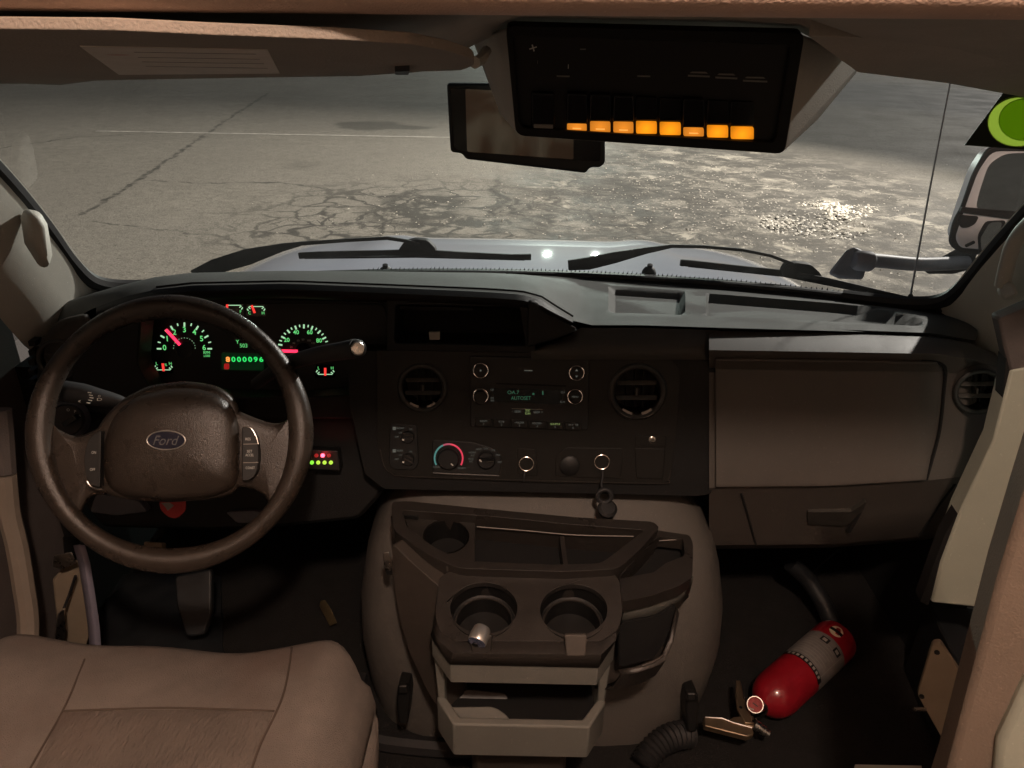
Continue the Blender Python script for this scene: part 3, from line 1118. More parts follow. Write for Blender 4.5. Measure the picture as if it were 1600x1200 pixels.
bp_ = [(124, 852, 1.10), (132, 880, 1.09), (140, 930, 1.08), (147, 980, 1.07), (151, 1040, 1.06), (153, 1100, 1.05)]
rows = [[AY(u - 9, v, y), AY(u, v - 1, y - .003), AY(u + 9, v, y)] for u, v, y in bp_]
loft('strap', rows, 'belt', t, solid=.002)

# passenger side: kick panel, step, post, base plate
t = thing('kick_panel', 'pale cream kick panel beside the passenger end of the dashboard', 'panel', AY(1500, 945, 1.09))
fk = Fr((0, 1.09, 0), (-.12, -1, 0))
pprism('panel', fk, [(1580, 578), (1680, 560), (1660, 640), (1601, 716), (1545, 948), (1538, 951), (1455, 942), (1470, 880), (1500, 800), (1552, 690)], -.04, 0, 'kick', t, .004)
pprism('seal', fk, [(1690, 560), (1720, 560), (1660, 760), (1572, 965), (1544, 956), (1549, 945), (1604, 716)], -.02, .012, 'gap', t, .004)
pprism('upper_trim', fk, [(1560, 500), (1700, 440), (1700, 572), (1578, 582)], -.03, -.002, 'door_cloth', t, .004)
pprism('dark_edge', fk, [(1450, 946), (1438, 940), (1476, 836), (1560, 700), (1572, 560), (1580, 560), (1566, 700), (1494, 830)], -.03, -.004, 'gap', t)
t = thing('entry_step', 'dark step ledge at the foot of the cream kick panel', 'step', AZ(1510, 1000, .16))
prism('tread', [AZ(u, v, .19) for u, v in ((1450, 940), (1545, 952), (1620, 980), (1560, 1100), (1516, 1072))], (0, 0, -.03), 'mat_rubber', t, .004)
prism('riser', [AZ(u, v, .186) for u, v in ((1448, 942), (1454, 940), (1520, 1070), (1514, 1078))], (0, 0, -.18), 'black', t)
prism('step_light_patch', [AZ(u, v, .195) for u, v in ((1546, 995), (1552, 995), (1532, 1052), (1524, 1036), (1516, 1030))], (0, 0, -.006), 'step_light_white', t)  # white sliver painted for the outside light that falls on the step
t = thing('seat_base_plate', 'tan metal plate with screws, tilted beside the passenger post', 'plate', AY(1480, 1180, .86))
fb = Fr((.62, .86, .2), (-.45, -1, .12))
pprism('plate', fb, rc([(1433, 1086), (1457, 1006), (1470, 1004), (1520, 1080), (1540, 1180), (1500, 1200), (1482, 1172)], 5), -.012, 0, 'plate_tan', t, .002)
for u, v in ((1464, 1019), (1440, 1088)):
    lathe('screw', fb.P(u, v, 0), fb.n, [(.004, 0), (.004, .0015), (.002, .002)], 'rubber', t, seg=8)
tube('pin', [fb.P(1428, 1108, .012), fb.P(1446, 1108, .0)], .003, 'metal', t, seg=8)
t = thing('partition_post', 'broad tan post in the right foreground corner', 'post', AY(1560, 1200, .62))
fp = Fr((0, .62, 0), (-.35, -1, .05))
pprism('post', fp, [(1640, 650), (1600, 776), (1560, 906), (1478, 1215), (1440, 1330), (1800, 1330), (1800, 650)], -.05, 0, 'post', t, .006)
pprism('pad', fp, [(1700, 900), (1640, 1010), (1600, 1075), (1560, 1160), (1545, 1330), (1800, 1330), (1800, 900)], -.01, .012, 'kick', t, .006)

# ------------------------------------------------------------------ sun visor
vo = AY(400, 125, .87)
vn = V((0, -.1385, -1)).normalized()
fv = Fr(vo, vn)
t = thing('sun_visor', 'folded grey-tan sun visor with a white warning label above the steering wheel', 'sun visor', vo)
vis = rc([(-260, 45, 2), (0, 46, 2), (180, 48, 2), (330, 55, 2), (520, 62, 2), (640, 69, 8), (700, 80, 10), (738, 92, 8), (742, 102, 6), (722, 110, 6), (660, 112, 3), (640, 114, 2), (606, 116, 2), (560, 119, 2), (300, 123, 2), (150, 126, 3), (95, 133, 3), (40, 131, 3), (-260, 134, 2)], 3)
pprism('visor_panel', fv, vis, -.0065, 0, 'visor', t, .003, bseg=4)
pprism('warning_label', fv, [(125, 73), (418, 79), (437, 115), (186, 117)], 0, .0007, 'label_white', t)
text('label_print', '!', fv, 186, 86, 10, 'red_plastic', t, h=.0011, wpx=40)
for i, v in enumerate((82, 90, 97, 104)):
    bar('print_line', fv, (210 + i * 6, v), (400 + i * 6, v + 3), 1.2, 'grey_print', t, h=.0010, t=.0003)
pprism('clip_notch', fv, [(617, 112), (640, 111), (638, 117), (618, 117)], -.004, .004, 'rubber', t)
tube('pivot_rod', [AY(742, 98, .86), AY(752, 92, .90), AY(760, 80, .94)], .006, 'beige', t, seg=8)

# passenger header trim
t = thing('passenger_visor', 'folded grey visor above the passenger side of the windshield', 'sun visor', AY(1480, 130, .95))
fv2 = Fr(AY(1480, 130, .93), V((0, -.25, -1)))
pprism('visor_panel', fv2, rc([(1262, 56), (1420, 62), (1760, 74), (1760, 172), (1600, 152), (1480, 130), (1340, 113)], 4), -.02, 0, 'liner', t, .006, bseg=3)

# ------------------------------------------------------------------ overhead switch console
OC = AY(1000, 150, .92)
on = V((0, -.93, -.36)).normalized()
fo = Fr(OC, on)
t = thing('overhead_console', 'black overhead switch console with a row of glowing amber switches', 'console', OC)
bez = rc([(790, 40), (1258, 52), (1226, 241), (806, 212)], 14)
front = [fo.P(u, v, 0) for u, v in bez]
back = [AY(u, v, 1.10) for u, v in rc([(738, 62), (1352, 92), (1338, 114), (1275, 190), (1215, 216), (806, 190), (782, 180)], 6)]
hull('housing', [fo.P(u, v, -.003) for u, v in bez] + back, 'liner', t, .004)
inner = rc([(800, 56), (1236, 70), (1212, 224), (812, 200)], 12)
plate('bezel', [fo.P(u, v, .006) for u, v in bez], [[fo.P(u, v, .006) for u, v in inner]], fo.n * -.012, 'dash_dark', t, .002)
pprism('switch_panel', fo, inner, -.004, .0, 'black', t)
lit = [(885, 918, 194, 205.5, 1), (921, 955, 190.5, 206.5, 1), (957.5, 991, 191, 208, 1), (993, 1027.5, 190, 209, 0), (1030, 1065, 191.5, 211, 0), (1067, 1101, 200, 213, 1), (1104, 1139, 196.5, 215, 0), (1141, 1179, 198.5, 217.5, 0)]
for (a_, b_, c_, d_, dim) in lit:
    o_ = pprism('rocker_switch', fo, rc([(a_ + 1, 146 + (a_ - 885) * .05), (b_ - 1, 147 + (a_ - 885) * .05), (b_, c_ - (1 if dim else 2)), (a_, c_ - (1 if dim else 2))], 3), 0, .008 if dim else .004, 'black_gloss', t, .0015)
    pprism('lit_window', fo, rc([(a_ + 1.2, c_ + .8), (b_ - 1.2, c_ + 1.4), (b_ - 1.2, d_ + .2), (a_ + 1.2, d_ - .4)], 2), 0, .003, 'g_amber_dim' if dim else 'g_amber', o_)
    if dim:
        pprism('bright_strip', fo, [(a_ + 10, d_ - 5.5), (b_ - 10, d_ - 5), (b_ - 10, d_ - 3.6), (a_ + 10, d_ - 4)], .003, .0035, 'g_orange', o_)  # brighter orange strip across the dim window
o_ = pprism('rocker_switch', fo, rc([(830, 145), (866, 146), (867, 204), (831, 202)], 3), 0, .006, 'black_gloss', t, .0015)
pprism('legend', fo, [(834, 194), (864, 195), (864, 201), (834, 200)], .006, .0068, 'grey_print', o_)
for (u, v, w_) in ((1092, 117, 34), (1135, 120, 34), (1180, 125, 38)):
    pprism('legend', fo, [(u - w_ / 2 + 6, v - 5), (u + w_ / 2 - 6, v - 4.5), (u + w_ / 2 - 3, v - 2), (u - w_ / 2 + 3, v - 3)], .0002, .0006, 'grey_print', t)
    pprism('legend', fo, [(u - w_ / 2, v), (u + w_ / 2, v + 1.5), (u + w_ / 2, v + 4), (u - w_ / 2, v + 2.5)], .0002, .0006, 'grey_print', t)
for (u, v) in ((1006, 119), (880, 119)):
    bar('legend', fo, (u - 10, v), (u + 10, v + .6), 2, 'grey_print', t)
text('fan_mark', '+', fo, 833, 75, 11, 'white_print', t, h=.001, rot=.3, wpx=12)
text('legend', 'I', fo, 888, 104, 7, 'white_print', t, h=.001)
text('legend', 'I', fo, 840, 97, 5, 'grey_print', t, h=.001)
text('legend', '-', fo, 911, 77, 2, 'grey_print', t, h=.001, wpx=9)

# rear-view mirror
fr_ = Fr(AY(820, 200, 1.16), (0.05, -1, .04))
t = thing('rearview_mirror', 'black rearview mirror partly hidden behind the overhead console', 'mirror', AY(820, 240, 1.16))
pprism('housing', fr_, rc([(698, 130), (850, 131), (946, 140), (946, 255), (938, 262), (922, 262), (916, 271), (728, 249), (722, 240), (704, 238)], 6), -.04, 0, 'black', t, .005)
pprism('mirror_face', fr_, rc([(704, 138), (940, 146), (938, 252), (896, 250), (728, 237), (710, 232)], 5), 0, .0012, 'black_gloss', t)
mat('dim_mirror', (.30, .27, .24), .04, 1.0)
pprism('mirror_glass', fr_, rc([(727, 139), (896, 147), (896, 249), (730, 237)], 3), .001, .002, 'dim_mirror', t)
tube('stem', [AY(820, 150, 1.175), AY(812, 110, 1.17), AY(806, 70, 1.15)], .012, 'black', t)

# dome lamp in the bus ceiling behind the camera: the warm light in the cab
DL = V((.12, -.30, 2.0))
t = thing('dome_lamp', 'warm round dome lamp in the bus ceiling', 'lamp', DL)
lathe('housing', DL + V((0, 0, .05)), (0, 0, -1), [(.12, 0), (.12, .02), (.10, .035), (.09, .035)], 'white_print', t)
glow('dome_lens', (1.0, .50, .24), 14)
lathe('lens', DL + V((0, 0, .02)), (0, 0, -1), [(.088, 0), (.085, .012), (.06, .022), (.0, .026)], 'dome_lens', t)
ld = bpy.data.lights.new('dome_light', 'POINT')
ld.energy = 52
ld.color = (1.0, .74, .58)
ld.shadow_soft_size = .05
lo = bpy.data.objects.new('dome_light', ld)
COL.objects.link(lo)
lo.parent = t
lo.location = (0, 0, -.06)
# ================================================================== dashboard
DASH = thing('dashboard', 'wide dark grey dashboard with a tan-grey passenger side', 'dashboard', (0, 1.35, .3))
LIP = [(60, 520, 1.30), (110, 500, 1.26), (150, 480, 1.24), (200, 462, 1.215), (245, 452, 1.195), (300, 446, 1.185), (450, 443, 1.18), (600, 449, 1.18), (760, 456, 1.18), (815, 460, 1.18), (845, 468, 1.185), (870, 485, 1.19), (895, 501, 1.19), (925, 508, 1.19), (1000, 508, 1.19), (1120, 512, 1.19), (1300, 517, 1.20), (1420, 521, 1.215), (1480, 525, 1.235), (1525, 532, 1.26)]
BCK = [(60, 490, 1.32), (110, 470, 1.335), (150, 462, 1.36), (200, 452, 1.40), (245, 441, 1.44), (300, 434, 1.49), (450, 430, 1.54), (600, 428, 1.575), (760, 428, 1.59), (815, 429.5, 1.59), (845, 430.5, 1.59), (870, 431.5, 1.588), (895, 433, 1.586), (925, 435, 1.582), (1000, 441, 1.57), (1120, 450, 1.54), (1300, 466, 1.47), (1420, 480, 1.415), (1480, 490, 1.375), (1525, 503, 1.34)]


def pad_pt(u, t_, drop=0.0):
    lv, ly = interp(LIP, u)
    bv, by = interp(BCK, u)
    a_, b_ = AY(u, lv, ly), AY(u, bv, by)
    p = a_.lerp(b_, t_)
    p.z += .016 * math.sin(math.pi * min(1, t_ * 1.1)) * (1 if u < 900 else .6)
    p.z -= drop
    return p


us = [60, 85, 110, 130, 150, 175, 200, 222, 245, 270, 300, 340] + list(range(380, 800, 30)) + [805, 818, 828, 838, 846, 854, 862, 870, 878, 886, 895, 905, 915, 925, 935, 945, 950, 962, 985, 1010, 1035, 1056, 1062, 1070, 1082, 1094, 1102, 1108] + list(range(1130, 1380, 30)) + [1385, 1398, 1412, 1425, 1440, 1455, 1470, 1480, 1492, 1505, 1525]
ts = [0, .03, .07, .12, .17, .20, .235, .27, .33, .4, .5, .6, .68, .74, .77, .80, .85, .9, .95, 1.0]


def tray_drop(u, t_):
    if not (.20 <= t_ <= .77):
        return 0
    t_end = .74
    k = 0
    if 962 <= u <= 1062:
        k = 1
    elif 1108 <= u <= 1425:
        k = 1 if t_ < t_end - .35 * max(0, (u - 1330) / 95) else 0
    if not k:
        return 0
    if t_ < .235 or t_ > .74:
        return .006
    return .017


loft('top_pad', [[pad_pt(u, t_, tray_drop(u, t_)) for u in us] for t_ in ts], 'pad', DASH, angle=40)
loft('light_block_skirt', [[pad_pt(u, 1.0) + V((0, dy_, dz_)) for u in us] for dy_, dz_ in ((0, 0), (.03, -.03), (.06, -.10), (.07, -.30))], 'gap', DASH)  # unseen sheet added to keep sunlight from leaking in under the pad
# defroster slots near the glass
for (a_, b_) in ((430, 600), (640, 790), (905, 1010), (1060, 1180)):
    rr = [pad_pt(a_ + (b_ - a_) * i / 8, .955) + V((0, 0, .002)) for i in range(9)]
    loft('defroster_slot', [rr, [p + V((0, .018, -.003)) for p in rr]], 'gap', DASH)
# brow front edge over gauges and cubby
cu_ = [u for u in us if 150 <= u <= 900]
rows = []
for dv, dy, dz in ((0, 0, 0), (4, -.006, 0), (9, -.012, 0), (15, -.012, 0), (20, -.006, 0), (23, .004, 0), (24, .10, 0)):
    row = []
    for u in cu_:
        lv, ly = interp(LIP, u)
        k = 1 if u < 850 else max(.3, 1 - (u - 850) / 60)
        if dy >= .1:
            p = AY(u, lv + 23 * k, ly + .004) + V((0, .10, .004))
        else:
            p = AY(u, lv + dv * k, ly + dy)
        row.append(p)
    rows.append(row)
loft('brow', rows, 'dash_dark', DASH, angle=50)
tube('brow_groove', [pad_pt(u, .045) + V((0, 0, .0005)) for u in us if 230 <= u <= 900], .0022, 'gap', DASH, seg=6)
# right flank of the brow, falling away to the centre fairing
fl = [AY(826, 470, 1.165), AY(838, 471, 1.17), AY(862, 492, 1.18), AY(900, 512, 1.185), AY(905, 516, 1.175), AY(866, 530, 1.16), AY(822, 545, 1.155)]
prism('brow_flank', fl, (0, .10, -.01), 'dash_dark', DASH, .004)
# gauge cowl interior and facia below
box('gauge_backing', AY(150, 640, 1.33) , AY(150, 640, 1.33) + V((.72, .02, .20)), 'gap', DASH)
FF = Fr(AY(830, 650, 1.14), (0, -.966, .26))          # centre stack plane
FL = Fr(AY(300, 700, 1.17), (0, -.95, .30))           # lower driver side plane
# facia around the gauge hole
fac_out = [(150, 492), (240, 466), (300, 464), (610, 470), (616, 560), (612, 640), (560, 655), (200, 655), (120, 640), (108, 560)]
fac_hole = rc([(222, 476), (600, 476), (606, 540), (600, 612), (470, 622), (240, 618), (214, 570)], 12)
FG = Fr(AY(400, 540, 1.185), (0, -.98, .2))
plate('gauge_facia', [FG.P(u, v) for u, v in fac_out], [[FG.P(u, v) for u, v in fac_hole]], FG.n * -.05, 'dash_dark', DASH, .003)
# left end of the dash with side vent
hull('end_cap', [AY(u, v, y) for u, v in ((62, 530), (95, 498), (140, 488), (150, 560), (150, 700), (90, 700), (56, 620)) for y in (1.20, 1.26)], 'dash_lower', DASH, .01)
# knee panel
pprism('knee_panel', FL, rc([(70, 620), (200, 612), (618, 622), (618, 735), (590, 780), (560, 812), (420, 826), (330, 830), (160, 825), (110, 760)], 10), -.08, 0, 'dash_dark', DASH, .008)
mat('column_grey', (.10, .10, .115), .55, var=.1)
pprism('knee_bolster', FL, rc([(150, 770), (180, 776), (215, 782), (230, 800), (180, 806), (140, 800)], 5), -.02, .02, 'column_grey', DASH, .004)
pprism('knee_bolster', FL, rc([(352, 800), (395, 798), (430, 806), (420, 816), (370, 818)], 5), -.02, .012, 'column_grey', DASH, .004)

# centre stack fairing
ctop = [(520, 470), (845, 505), (905, 513), (1000, 512), (1110, 516), (1122, 522)]
rows = []
for i in range(24):
    u = 830 + i * (1124 - 830) / 23
    lv, ly = interp(LIP, u)
    if u < 905:
        lv = 545 - (545 - 513) * max(0, (u - 830) / 75)
    e = max(0, (u - 1100) / 24)
    v0 = max(lv + 4, 512)
    rows.append([AY(u, v0, 1.19 + .02 * e), AY(u, v0 + (540 - v0) * .5, 1.176 + .02 * e), AY(u, max(538, v0), 1.166 + .02 * e), AY(u, 548, 1.158 + .02 * e), AY(u, 556, 1.157 + .02 * e), AY(u, 562, 1.158 + .02 * e)])
loft('fairing_top', rows, 'dash_lower', DASH, angle=60)
VH = [ell(660, 606, 35, 35, 28), ell(996, 612, 40, 40, 28)]
plate('stack_body', [FF.P(u, v, -.002) for u, v in rc([(540, 548), (830, 550), (1100, 554), (1122, 548), (1126, 600), (1122, 680), (1112, 771), (1090, 775), (600, 764), (570, 740), (548, 640)], 5)], [[FF.P(u, v, -.002) for u, v in h_] for h_ in VH], FF.n * -.14, 'dash_dark', DASH, .0, hole_off=FF.n * -.06)
bz = rc([(588, 548), (730, 548), (1040, 556, 22), (1063, 575, 14), (1060, 640), (1048, 748, 10), (1036, 757, 10), (850, 754), (640, 746), (604, 738, 14), (590, 700)], 4)
BZ = plate('stack_bezel', [FF.P(u, v, .004) for u, v in bz], [[FF.P(u, v, .004) for u, v in h_] for h_ in VH], FF.n * -.008, 'bezel', DASH, .0015)
ln = [FF.P(u, v, .0035) for u, v in [(594, 702), (600, 728), (612, 739), (640, 744.5), (850, 751), (1030, 755.5), (1044, 750), (1048, 735)]]
tube('bezel_edge', smooth_path(ln, 3), .0012, 'tray', DASH, seg=6)
# cubby above the radio
cub = rc([(618, 476), (812, 480), (822, 540), (616, 536)], 6)
FC = Fr(AY(720, 508, 1.168), (0, -.98, .2))
plate('cubby_frame', [FC.P(u, v, .0) for u, v in [(604, 466), (826, 470), (838, 552), (604, 548)]], [[FC.P(u, v, 0) for u, v in cub]], FC.n * -.10, 'dash_dark', DASH, .002)
pprism('cubby_back', FC, [(600, 460), (840, 464), (840, 560), (600, 555)], -.105, -.10, 'gap', DASH)
pprism('cubby_lip', FC, rc([(625, 478), (738, 481), (738, 486), (625, 484)], 2), -.06, -.05, 'dash_dark', DASH)
pprism('paper_tag', FC, rc([(670, 519), (687, 519), (687, 531), (671, 531)], 1), -.03, -.02, 'paper', DASH)

# passenger side
PK = [(1108, [517, 529, 547, 560, 575, 668, 762, 768, 805, 852, 858]), (1300, [520, 532, 550, 562, 578, 672, 760, 766, 803, 850, 856]),
      (1460, [526, 537, 553, 565, 580, 672, 750, 757, 793, 836, 842]), (1520, [537, 546, 561, 572, 586, 668, 742, 750, 778, 818, 824]),
      (1556, [552, 560, 572, 582, 595, 662, 728, 736, 757, 786, 792]), (1572, [568, 574, 583, 592, 603, 656, 716, 723, 740, 762, 768]), (1579, [585, 589, 596, 603, 611, 652, 700, 706, 720, 738, 744])]
PYS = [1.205, 1.172, 1.146, 1.152, 1.165, 1.135, 1.105, 1.112, 1.14, 1.175, 1.30]
PDY = [(1108, 0), (1440, 0), (1500, .012), (1540, .035), (1560, .06), (1572, .10), (1579, .16)]


def pas(u, r_, dy=0.0):
    vals = interp([(k, *v) for k, v in PK], u)
    i = int(r_)
    f = r_ - i
    j = min(i + 1, len(vals) - 1)
    v = vals[i] * (1 - f) + vals[j] * f
    y = PYS[i] * (1 - f) + PYS[j] * f + interp(PDY, u)[0] + dy
    return AY(u, v, y)


pus = [1108, 1120, 1150] + list(range(1180, 1450, 30)) + [1455, 1475, 1495, 1515, 1530, 1545, 1556, 1565, 1572, 1576, 1579]
loft('passenger_panel', [[pas(u, r_) for u in pus] for r_ in range(11)], 'dash_brown', DASH, angle=28)
gd = [1118, 1150] + list(range(1180, 1450, 30)) + [1452, 1462, 1470]
rows = []
for r_ in (3.05, 3.15, 3.6, 4, 4.25, 4.5, 4.75, 5, 5.25, 5.5, 5.75, 5.92, 5.99):
    row = []
    for u in gd:
        # the free edge leans inward towards its foot
        uu = 1118 + (u - 1118) * (1 - .068 * max(0, (r_ - 4.2) / 1.8) ** 1.2)
        if r_ < 3.4:
            uu = 1118 + (uu - 1118) * .985
        row.append(pas(uu, r_, -.006))
    rows.append(row)
GDR = loft('glove_box_door', rows, 'dash_brown', DASH, angle=28, solid=.005, bevel=.0015)
tube('glove_box_gap', smooth_path([pas(1440, 3.02, -.0005), pas(1466, 3.1, -.001), pas(1477, 3.7, -.002), pas(1475, 4.3, -.002), pas(1468, 5, -.002), pas(1456, 5.6, -.002), pas(1447, 5.98, -.001)], 5), .0032, 'gap', DASH, seg=6)
# lower glove lid seams and finger latch
tube('lid_seam', [pas(1158, 7.1, -.0005), pas(1168, 8, -.0005), pas(1181, 9, -.0005)], .0022, 'gap', DASH, seg=6)
tube('lid_seam', [pas(1492, 7.1, -.0005), pas(1466, 8, -.0005), pas(1436, 9, -.0005)], .0022, 'gap', DASH, seg=6)
FLT = Fr(pas(1300, 8), (0, -.70, -.70))
pprism('latch_recess', Fr(pas(1310, 7.9, -.004), (0, -.92, -.40)), rc([(1262, 800), (1330, 800), (1354, 784), (1350, 796), (1336, 812), (1322, 822), (1262, 820)], 3), -.004, .004, 'dash_lower', DASH, .002)
tube('latch_pull', [pas(1326, 8.6, -.006), pas(1334, 8.3, -.008), pas(1352, 7.6, -.006)], [.005, .006, .002], 'gap', DASH, seg=6)
tube('pad_gap', [pas(u, .02, -.001) + V((0, .006, .002)) for u in pus if 1116 <= u <= 1500], .0025, 'gap', DASH, seg=6)


def vent(name, fr, u, v, rp, label_tabs=True, squash=1.0):
    c = fr.P(u, v, .003)
    k = fr.scale(u, v) * rp
    o_ = ring(name, c, fr.n, k * .93, k * .12, 'vent_ring', DASH, seg=36, ts=10)
    lathe('duct', c, -fr.n, [(k * .90, -.002), (k * .84, .01), (k * .80, .05), (.001, .05)], 'black', o_, caps=False)
    r_, up_ = fr.axes(u, v)
    for dz in (.32, -.22):
        half = k * math.sqrt(max(.05, .62 - dz * dz))
        a_ = c + up_ * k * dz - fr.n * .010
        prism('louver', [a_ - r_ * half + up_ * k * .05, a_ + r_ * half + up_ * k * .05, a_ + r_ * half * .95 - up_ * k * .10 + fr.n * .006, a_ - r_ * half * .95 - up_ * k * .10 + fr.n * .006], fr.n * -.006 + up_ * -.001, 'louver', o_, .001)
    for dx in (-.3, 0, .3):
        a_ = c + r_ * k * dx - fr.n * .026
        prism('vane', [a_ - r_ * .001 + up_ * k * .7, a_ + r_ * .001 + up_ * k * .7, a_ + r_ * .001 - up_ * k * .7, a_ - r_ * .001 - up_ * k * .7], fr.n * -.012, 'bezel', o_)
    a_ = c - up_ * k * .02 - fr.n * .006
    prism('thumb_tab', [a_ - r_ * k * .05 + up_ * k * .12, a_ + r_ * k * .05 + up_ * k * .12, a_ + r_ * k * .04 - up_ * k * .16, a_ - r_ * k * .04 - up_ * k * .16], fr.n * -.01, 'dash_brown', o_, .001)
    if label_tabs:
        for sx in (-1, 1):
            pts = []
            for th in (12, 18, 25, 32, 40):
                an = R(-90 + sx * th)
                pts.append((math.cos(an), math.sin(an)))
            ou = [c + (r_ * p[0] + up_ * p[1]) * k * .97 + fr.n * k * .12 for p in pts]
            inn = [c + (r_ * p[0] + up_ * p[1]) * k * .76 + fr.n * k * .05 for p in reversed(pts)]
            prism('adjust_tab', ou + inn, fr.n * -.004, 'tab_grey', o_, .0008)
    return o_


vent('air_vent', FF, 660, 606, 38)
vent('air_vent', FF, 996, 612, 44)
FRV = Fr(pas(1530, 4.4, -.030), (-.20, -1, .12))
lathe('vent_pod', FRV.P(1530, 612, .002), -FRV.n, [(FRV.scale(1530, 612) * 40, 0), (FRV.scale(1530, 612) * 43, .02), (FRV.scale(1530, 612) * 46, .09)], 'dash_brown', DASH, caps=False)
vent('air_vent', FRV, 1530, 612, 40, False)
FLV = Fr(AY(92, 560, 1.195), (.15, -1, .12))
vent('air_vent', FLV, 92, 562, 34, False)
# slotted side outlets at both ends
for (u, v, y, sx) in ((50, 565, 1.22, -1), (1580, 610, 1.27, 1)):
    for k in range(5):
        p = AY(u, v - 30 + k * 15, y)
        box('side_louver', p + V((-.006, -.002, -.007)), p + V((.006, .02, .003)), 'black', DASH, .001)
# plain blank panel and screw to the right of the outlets
pprism('blank_panel', FF, rc([(994, 680), (1042, 682), (1040, 698), (992, 697)], 3), .003, .0055, 'bezel', DASH, .001)
pprism('blank_panel', FF, rc([(992, 700), (1040, 701), (1036, 749), (994, 748)], 3), .003, .0055, 'bezel', DASH, .0012)
lathe('screw_head', FF.P(1019, 687, .005), FF.n, [(.0062, 0), (.0062, .002), (.004, .003), (.0025, .003), (.002, .0015)], 'chrome_dim', DASH, seg=16)

# ------------------------------------------------------------------ instrument cluster
FK = Fr(AY(400, 540, 1.245), (0, -.97, .24))
IC = thing('instrument_cluster', 'dark instrument cluster with green gauges and red needles behind the wheel', 'instrument cluster', AY(400, 600, 1.245))
pprism('lens_board', FK, rc([(225, 472), (602, 474), (606, 540), (602, 614), (470, 622), (240, 618), (216, 570)], 10), -.03, 0, 'black', IC)


def gauge(name, cu, cv, rx, ry, a0, a1, n, major, m, sub=2):
    o_ = pprism(name, FK, ell(cu, cv + 2, rx * .30, ry * .30, 20), 0, .0008, 'black_gloss', IC)
    for i in range(n + 1):
        an = R(a0 + (a1 - a0) * i / n)
        l_ = .84 if i % major == 0 else .90
        bar('tick', FK, (cu + rx * l_ * math.cos(an), cv - ry * l_ * math.sin(an)), (cu + rx * math.cos(an), cv - ry * math.sin(an)), 2.4 if i % major == 0 else 1.6, m, o_)
    return o_


tg = gauge('tachometer', 288, 545, 43, 41, 180, 0, 12, 2, 'g_white')
for i, s_ in enumerate('0123456'):
    an = R(180 - 30 * i)
    text('numeral', s_, FK, 288 + 31 * math.cos(an), 543 - 28 * math.sin(an), 8.5, 'g_green', tg, off=.012)
text('scale_print', 'RPM', FK, 323, 551, 4.5, 'g_green', tg, wpx=10)
text('scale_print', 'x1000', FK, 323, 556, 3.5, 'g_green', tg, wpx=10)
bar('needle', FK, (281, 539), (259, 515), 4.6, 'g_red', tg, h=.004)
for i in range(13):
    an = R(180 - 15 * i)
    pprism('dot', FK, ell(288 + 17 * math.cos(an), 544 - 16 * math.sin(an), .5, .5, 6), .0006, .001, 'g_white', tg)
sg = gauge('speedometer', 474, 545, 40, 38, 190, 8, 18, 2, 'g_white')
for s_, u, v in (('20', 448, 531), ('40', 462.5, 519), ('60', 484, 519), ('80', 498.5, 532)):
    text('numeral', s_, FK, u, v, 6.6, 'g_green', sg, off=.012)
for s_, u, v in (('20', 455, 542), ('40', 459, 536), ('60', 466, 532), ('80', 473.5, 530.5), ('100', 483, 532), ('120', 489.5, 536)):
    text('numeral', s_, FK, u, v, 3, 'white_print', sg)
bar('needle', FK, (465, 549), (438, 548.5), 4.6, 'g_red', sg, h=.004)
# small gauges
def small_gauge(name, u, v, sgn, marks, nu):
    o_ = pprism(name, FK, [(u - 16, v + 10), (u + 16, v + 10), (u + 14, v - 10), (u - 14, v - 10)], 0, .0004, 'black_gloss', IC)
    bar('baseline', FK, (u - 11, v + sgn * 5), (u + 11, v + sgn * 5), 1.1, 'g_white', o_)
    for sx in (-1, 1):
        bar('tick', FK, (u + sx * 12, v + sgn * 4), (u + sx * 9, v + sgn * 1.5), 1.5, 'g_white', o_)
        bar('tick', FK, (u + sx * 14, v + sgn * 1.5), (u + sx * 12, v - sgn * 1.5), 1.5, 'g_white', o_)
    text('numeral', marks[0], FK, u - 10, v - sgn * 5, 4.6, 'g_green', o_)
    text('numeral', marks[1], FK, u + 11, v - sgn * 5, 4.6, 'g_green', o_)
    bar('needle', FK, (nu[0], v + sgn * 7), (nu[1], v - sgn * 5), 3.4, 'g_redsoft', o_, h=.003)
    return o_


small_gauge('oil_gauge', 255, 573, 1, 'LH', (255.5, 254))
small_gauge('fuel_gauge', 365, 482, -1, 'EF', (355, 354))
small_gauge('temperature_gauge', 400, 484, -1, 'CH', (393, 398))
small_gauge('battery_gauge', 508, 580, 1, 'LH', (508, 508))
text('oil_mark', '%', FK, 259, 570, 4, 'g_green', IC)
# display
LC = pprism('trip_display', FK, rc([(346, 551), (412, 553), (412, 579), (346, 578)], 2), 0, .0012, 'g_lcdbg', IC)
for i, s_ in enumerate('8000096'):
    text('digit', s_, FK, 356 + i * 8.7, 561.5, 8.2, 'g_orange' if i == 0 else 'g_lcd', LC, h=.002, wpx=6.4, off=.03)
pprism('red_lamp', FK, rc([(350, 568), (358, 568), (358, 577), (350, 577)], 2), .001, .0018, 'g_led_dim', LC)
text('digit', '503', FK, 380.5, 540, 6, 'g_green', LC, h=.0015)
text('trip_mark', 'Y', FK, 371, 534, 6, 'g_green', LC, h=.0015)

